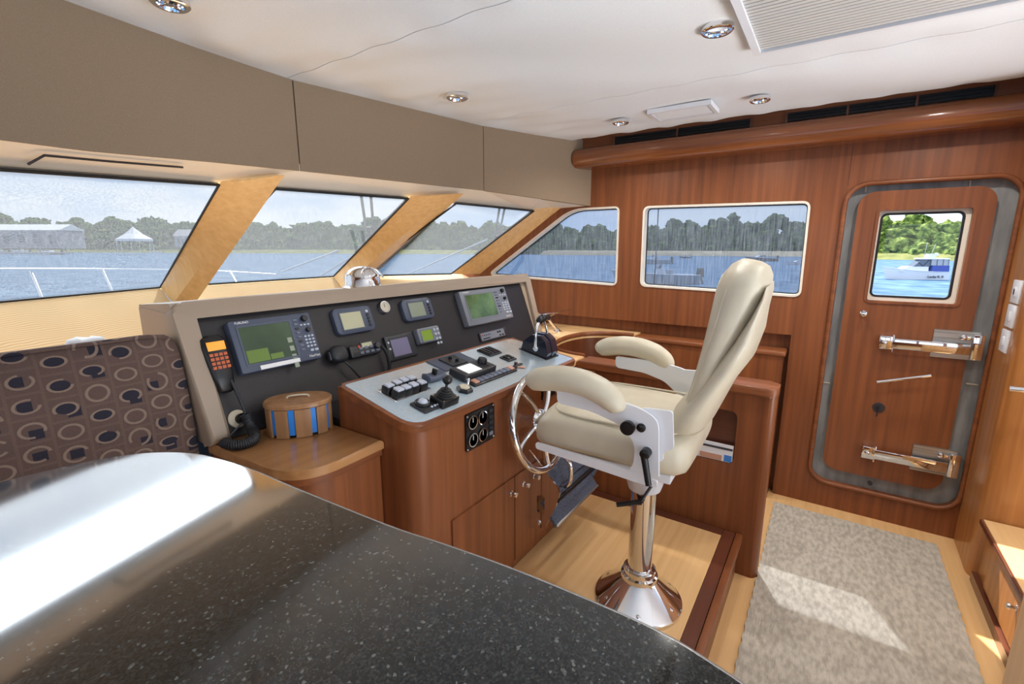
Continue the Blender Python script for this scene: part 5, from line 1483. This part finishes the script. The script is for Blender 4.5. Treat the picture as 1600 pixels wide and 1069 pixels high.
def strip(name, label, p, q, w, mat, z):
    p, q = Vector((*p, 0)), Vector((*q, 0)); n = Vector(((q - p).y, -(q - p).x, 0)).normalized()
    if n.dot(p) < 0: n = -n
    bm = B(); a = [p - n * w, q - n * w, q + n * 0.5, p + n * 0.5]; c = [p + n * 40, q + n * 40]
    V = [bm.verts.new(v + Vector((0, 0, SEA + (z if i > 1 else 0.02)))) for i, v in enumerate(a)] + [bm.verts.new(v + Vector((0, 0, SEA + z + 1.5))) for v in c]
    for f in ((0, 1, 2, 3), (3, 2, 5, 4)): bm.faces.new([V[i] for i in f])
    bmesh.ops.solidify(bm, geom=bm.faces[:], thickness=0.3)
    tag(mk(name, bm, mat, None, 0), label, 'shore', kind='structure')
strip('beach', 'pale sandy beach below the wooded shore', (184, -30), (164, 96), 4, 'beach_sand', 1.5)
strip('beach', 'low hazy shoreline ahead of the boat', (165, 130), (58, 540), 5, 'marsh_grass', 1.6)
strip('marsh', 'strip of yellow-green marsh grass seen through the door window', (153, 4), (127, -64), 6, 'marsh_grass', 1.4)

def boat(label, bow, stern, hull, kind, group='boats moored in the harbour'):
    b, s = Vector(bow), Vector(stern)
    d = (b - s); L = d.length; d.normalize()
    sd = Vector((-d.y, d.x, 0))                  # towards port
    t = thing('moored_boat', label, 'boat', (b + s) / 2, group=group)
    tall = 1.35 if kind == 'cruiser' else 1.0
    def pt(f, w, z): return s + d * (L * f) + sd * (L * w) + Vector((0, 0, L * z * tall))
    secs = []
    for f, w, k, h in ((0.0, 0.15, 0.13, 0.11), (0.25, 0.165, 0.145, 0.112), (0.55, 0.155, 0.12, 0.125), (0.8, 0.10, 0.06, 0.145), (0.95, 0.035, 0.012, 0.16), (1.06, 0.004, 0.002, 0.168)):
        fb = min(f, 0.98)
        secs.append([pt(f, w, h), pt(fb, k, -0.015), pt(fb, -k, -0.015), pt(f, -w, h)])
    bm = B(); loft(bm, secs)
    mk('hull', bm, hull, t, 30)
    bm = B(); tube(bm, [pt(f, w * 1.01, h) for f, w, h in ((0, 0.15, 0.11), (0.25, 0.165, 0.112), (0.55, 0.155, 0.125), (0.8, 0.10, 0.145), (0.95, 0.035, 0.16), (1.06, 0.004, 0.168))], L * 0.006, 6)
    mk('rub_rail', bm, 'boat_white', t, 60)
    def blk(name, f0, f1, w, z0, z1, mat, rake=0.0, rakeb=0.0):
        bm = B(); loft(bm, [[pt(f0, w, z0), pt(f1, w, z0), pt(f1, -w, z0), pt(f0, -w, z0)], [pt(f0 + rakeb, w * 0.9, z1), pt(f1 - rake, w * 0.9, z1), pt(f1 - rake, -w * 0.9, z1), pt(f0 + rakeb, -w * 0.9, z1)]])
        return mk(name, bm, mat, t, 0)
    def stick(name, a, c, r, mat): return mk(name, tb([pt(*a), pt(*c)], L * r, 6), mat, t, 60)
    if kind == 'cruiser':
        blk('deck_house', 0.34, 0.82, 0.11, 0.115, 0.185, 'boat_white', 0.14)
        blk('windshield', 0.33, 0.60, 0.105, 0.185, 0.285, 'boat_glass', 0.14)
        blk('roof', 0.02, 0.50, 0.115, 0.285, 0.302, 'boat_white', 0.01)
        blk('cockpit_canvas', 0.02, 0.31, 0.148, 0.115, 0.20, 'canvas_blue', 0.02)
        blk('clear_curtain', 0.03, 0.32, 0.112, 0.20, 0.285, 'boat_grey')
        for f in (0.03, 0.12, 0.22, 0.32): stick('roof_post', (f, 0.116, 0.19), (f, 0.112, 0.288), 0.004, 'motor_black')
        stick('windshield_bar', (0.34, 0.108, 0.285), (0.44, 0.112, 0.19), 0.004, 'motor_black'); stick('windshield_bar', (0.58, 0.10, 0.285), (0.44, 0.112, 0.19), 0.004, 'motor_black')
        blk('radar_mast', 0.22, 0.36, 0.05, 0.302, 0.36, 'boat_white', 0.02)
        mk('satellite_dome', la([(L * 0.03, 0), (L * 0.036, L * 0.02), (L * 0.03, L * 0.045), (L * 0.012, L * 0.058), (0, L * 0.06)], pt(0.19, 0, 0.33), (0, 0, 1), 14), 'boat_white', t, 60)
        stick('antenna', (0.42, 0.05, 0.30), (0.40, 0.05, 0.52), 0.003, 'boat_white'); stick('antenna', (0.26, -0.05, 0.30), (0.20, -0.05, 0.50), 0.003, 'boat_white')
        tdir = d * -1

        M = Matrix(((tdir.x, 0, sd.x, pt(0.37, 0.164, 0.03).x), (tdir.y, 0, sd.y, pt(0.37, 0.164, 0.03).y), (tdir.z, 1, sd.z, pt(0.37, 0.164, 0.03).z), (0, 0, 0, 1)))
        lettering('boat_name', 'Lucky R. II', L * 0.062, 'boat_navy', t, M, 0.02)
    if kind == 'open':
        blk('console', 0.40, 0.50, 0.05, 0.10, 0.19, 'boat_white', 0.02); blk('windscreen', 0.45, 0.50, 0.05, 0.19, 0.235, 'boat_glass', 0.03)
        blk('helm_seat', 0.30, 0.36, 0.05, 0.10, 0.17, 'boat_grey')
    if kind in ('hardtop', 'cuddy'):
        blk('cabin', 0.38, 0.72, 0.10, 0.11, 0.20, 'boat_white', 0.12); blk('cabin_window', 0.40, 0.62, 0.102, 0.165, 0.195, 'boat_glass', 0.06)
    if kind == 'hardtop':
        blk('roof', 0.22, 0.55, 0.11, 0.30, 0.318, 'boat_white')
        for f in (0.24, 0.5):
            stick('roof_post', (f, 0.10, 0.11), (f, 0.10, 0.305), 0.006, 'boat_grey'); stick('roof_post', (f, -0.10, 0.11), (f, -0.10, 0.305), 0.006, 'boat_grey')
    if kind != 'cruiser':
        m = blk('outboard_motor', -0.09, -0.01, 0.04, 0.08, 0.19, 'motor_black', 0.02, 0.01)
        stick('motor_leg', (-0.06, 0, 0.09), (-0.10, 0, -0.02), 0.016, 'motor_black')
    return t
boat('white cabin cruiser with blue canvas seen through the door window', (53.126, -3.942, -1.2), (54.913, -8.108, -1.2), 'boat_white', 'cruiser')
boat('grey open boat with black outboard, nearest in the wide side window', (34.684, 13.775, -1.2), (38.134, 8.679, -1.2), 'boat_grey', 'open')
boat('white open boat with outboards behind the nearest grey boat', (79.153, 28.579, -1.2), (82.735, 23.289, -1.2), 'boat_grey', 'open')
boat('small hardtop boat moored off the beach', (131.167, 34.137, -1.2), (132.712, 31.856, -1.2), 'boat_navy', 'hardtop')
boat('long dark hulled boat with small wheelhouse beside the chair top', (107.403, 14.751, -1.2), (110.785, 9.755, -1.2), 'boat_navy', 'hardtop')
boat('white boat at the right edge of the wide side window', (88.748, 6.118, -1.2), (90.729, 3.192, -1.2), 'boat_white', 'cuddy')
for i, (bw, st_, lab, kd) in enumerate((((52.616, 270.025, -1.2), (57.91, 262.206, -1.2), 'small white boat at the end of the marina dock', 'cuddy'), ((63.892, 380.173, -1.2), (69.105, 372.473, -1.2), 'white marina boat left of the dock end', 'hardtop'), ((51.296, 354.022, -1.2), (56.746, 345.973, -1.2), 'white marina boat at the left edge of the picture', 'hardtop'), ((103.554, 303.76, -1.2), (106.642, 299.199, -1.2), 'tiny white boat off the far shore beside the window post', 'open'))):
    boat(lab, bw, st_, 'boat_white', kd)

def gable(name, label, p, q, depth, h_wall, h_roof, roof, wallm, base):
    p, q = Vector(p), Vector(q); d = (q - p).normalized(); n = Vector((d.y, -d.x, 0))
    if n.dot(p) < 0: n = -n
    t = thing(name, label, 'building', (p + q) / 2)
    p = p + Vector((0, 0, base)); q = q + Vector((0, 0, base))
    bm = B(); loft(bm, [[p, q, q + n * depth, p + n * depth], [v + Vector((0, 0, h_wall)) for v in (p, q, q + n * depth, p + n * depth)]])
    mk('wall', bm, wallm, t, 0)
    e = d * 1.0
    bm = B(); a = [p - e, q + e, q + e + n * depth, p - e + n * depth]
    mid = [p - e + n * depth / 2, q + e + n * depth / 2]
    up = Vector((0, 0, h_wall)); ur = Vector((0, 0, h_wall + h_roof))
    V = [bm.verts.new(v + up) for v in a] + [bm.verts.new(v + ur) for v in mid]
    for f in ((0, 1, 5, 4), (2, 3, 4, 5), (0, 4, 3), (1, 2, 5), (0, 3, 2, 1)): bm.faces.new([V[i] for i in f])
    mk('roof', bm, roof, t, 0)
    L = (q - p).length
    for i in range(5):
        c = p + d * (L * (0.12 + 0.19 * i)) - n * 0.1
        bm = B(); loft(bm, [[c + Vector((0, 0, 0.3 * h_wall)), c + d * L * 0.08 + Vector((0, 0, 0.3 * h_wall)), c + d * L * 0.08 + Vector((0, 0, 0.75 * h_wall)), c + Vector((0, 0, 0.75 * h_wall))], [v + n * 0.05 for v in (c + Vector((0, 0, 0.3 * h_wall)), c + d * L * 0.08 + Vector((0, 0, 0.3 * h_wall)), c + d * L * 0.08 + Vector((0, 0, 0.75 * h_wall)), c + Vector((0, 0, 0.75 * h_wall)))]])
        mk('window', bm, 'boat_glass', t, 0)
    return t
gable('boat_shed', 'long low shed with a white roof behind the marina', (46.02, 337.885, -1.2), (67.637, 305.957, -1.2), 14, 8.5, 3.0, 'boat_white', 'building_grey', 2.5)
gable('shore_house', 'grey shingled house on the shore beside the left window post', (93.309, 246.628, -1.2), (99.16, 237.986, -1.2), 9, 5, 3, 'building_grey', 'building_grey', 3)
tn = thing('marquee', 'white peaked marquee tent on the far shore', 'tent', (75.262, 236.577, -1.2))
tcn = Vector((75.262, 236.577, -1.2)); r_ = (Vector((78.791, 231.364, -1.2)) - Vector((71.733, 241.789, -1.2))).length / 2
mk('canopy', la([(r_, 6.2), (r_ * 0.5, 8.2), (r_ * 0.16, 10.2), (0, 11.2)], tcn, (0, 0, 1), 10), 'boat_white', tn, 0)
mk('valance', la([(r_, 5.4), (r_ * 1.01, 6.25)], tcn, (0, 0, 1), 10), 'boat_white', tn, 0)
for i in range(6):
    a = 2 * PI * i / 6
    mk('pole', tb([tcn + Vector((r_ * 0.97 * math.cos(a), r_ * 0.97 * math.sin(a), 0)), tcn + Vector((r_ * 0.97 * math.cos(a), r_ * 0.97 * math.sin(a), 6.2))], 0.12, 6), 'boat_white', tn, 0)
dk_ = thing('marina_dock', 'low wooden marina dock at the left edge', 'dock', (49.675, 274.369, -1.2))
q = Vector((47.397, 261.883, -1.2))
mk('deck', bx((q.x - 30, q.y - 2, SEA + 0.6), (q.x + 14, q.y + 2, SEA + 1.0)), 'building_grey', dk_)
for i in range(6): mk('piling', tb([(q.x - 28 + i * 8, q.y - 2, SEA - 0.5), (q.x - 28 + i * 8, q.y - 2, SEA + 3.5)], 0.25, 8), 'building_grey', dk_)
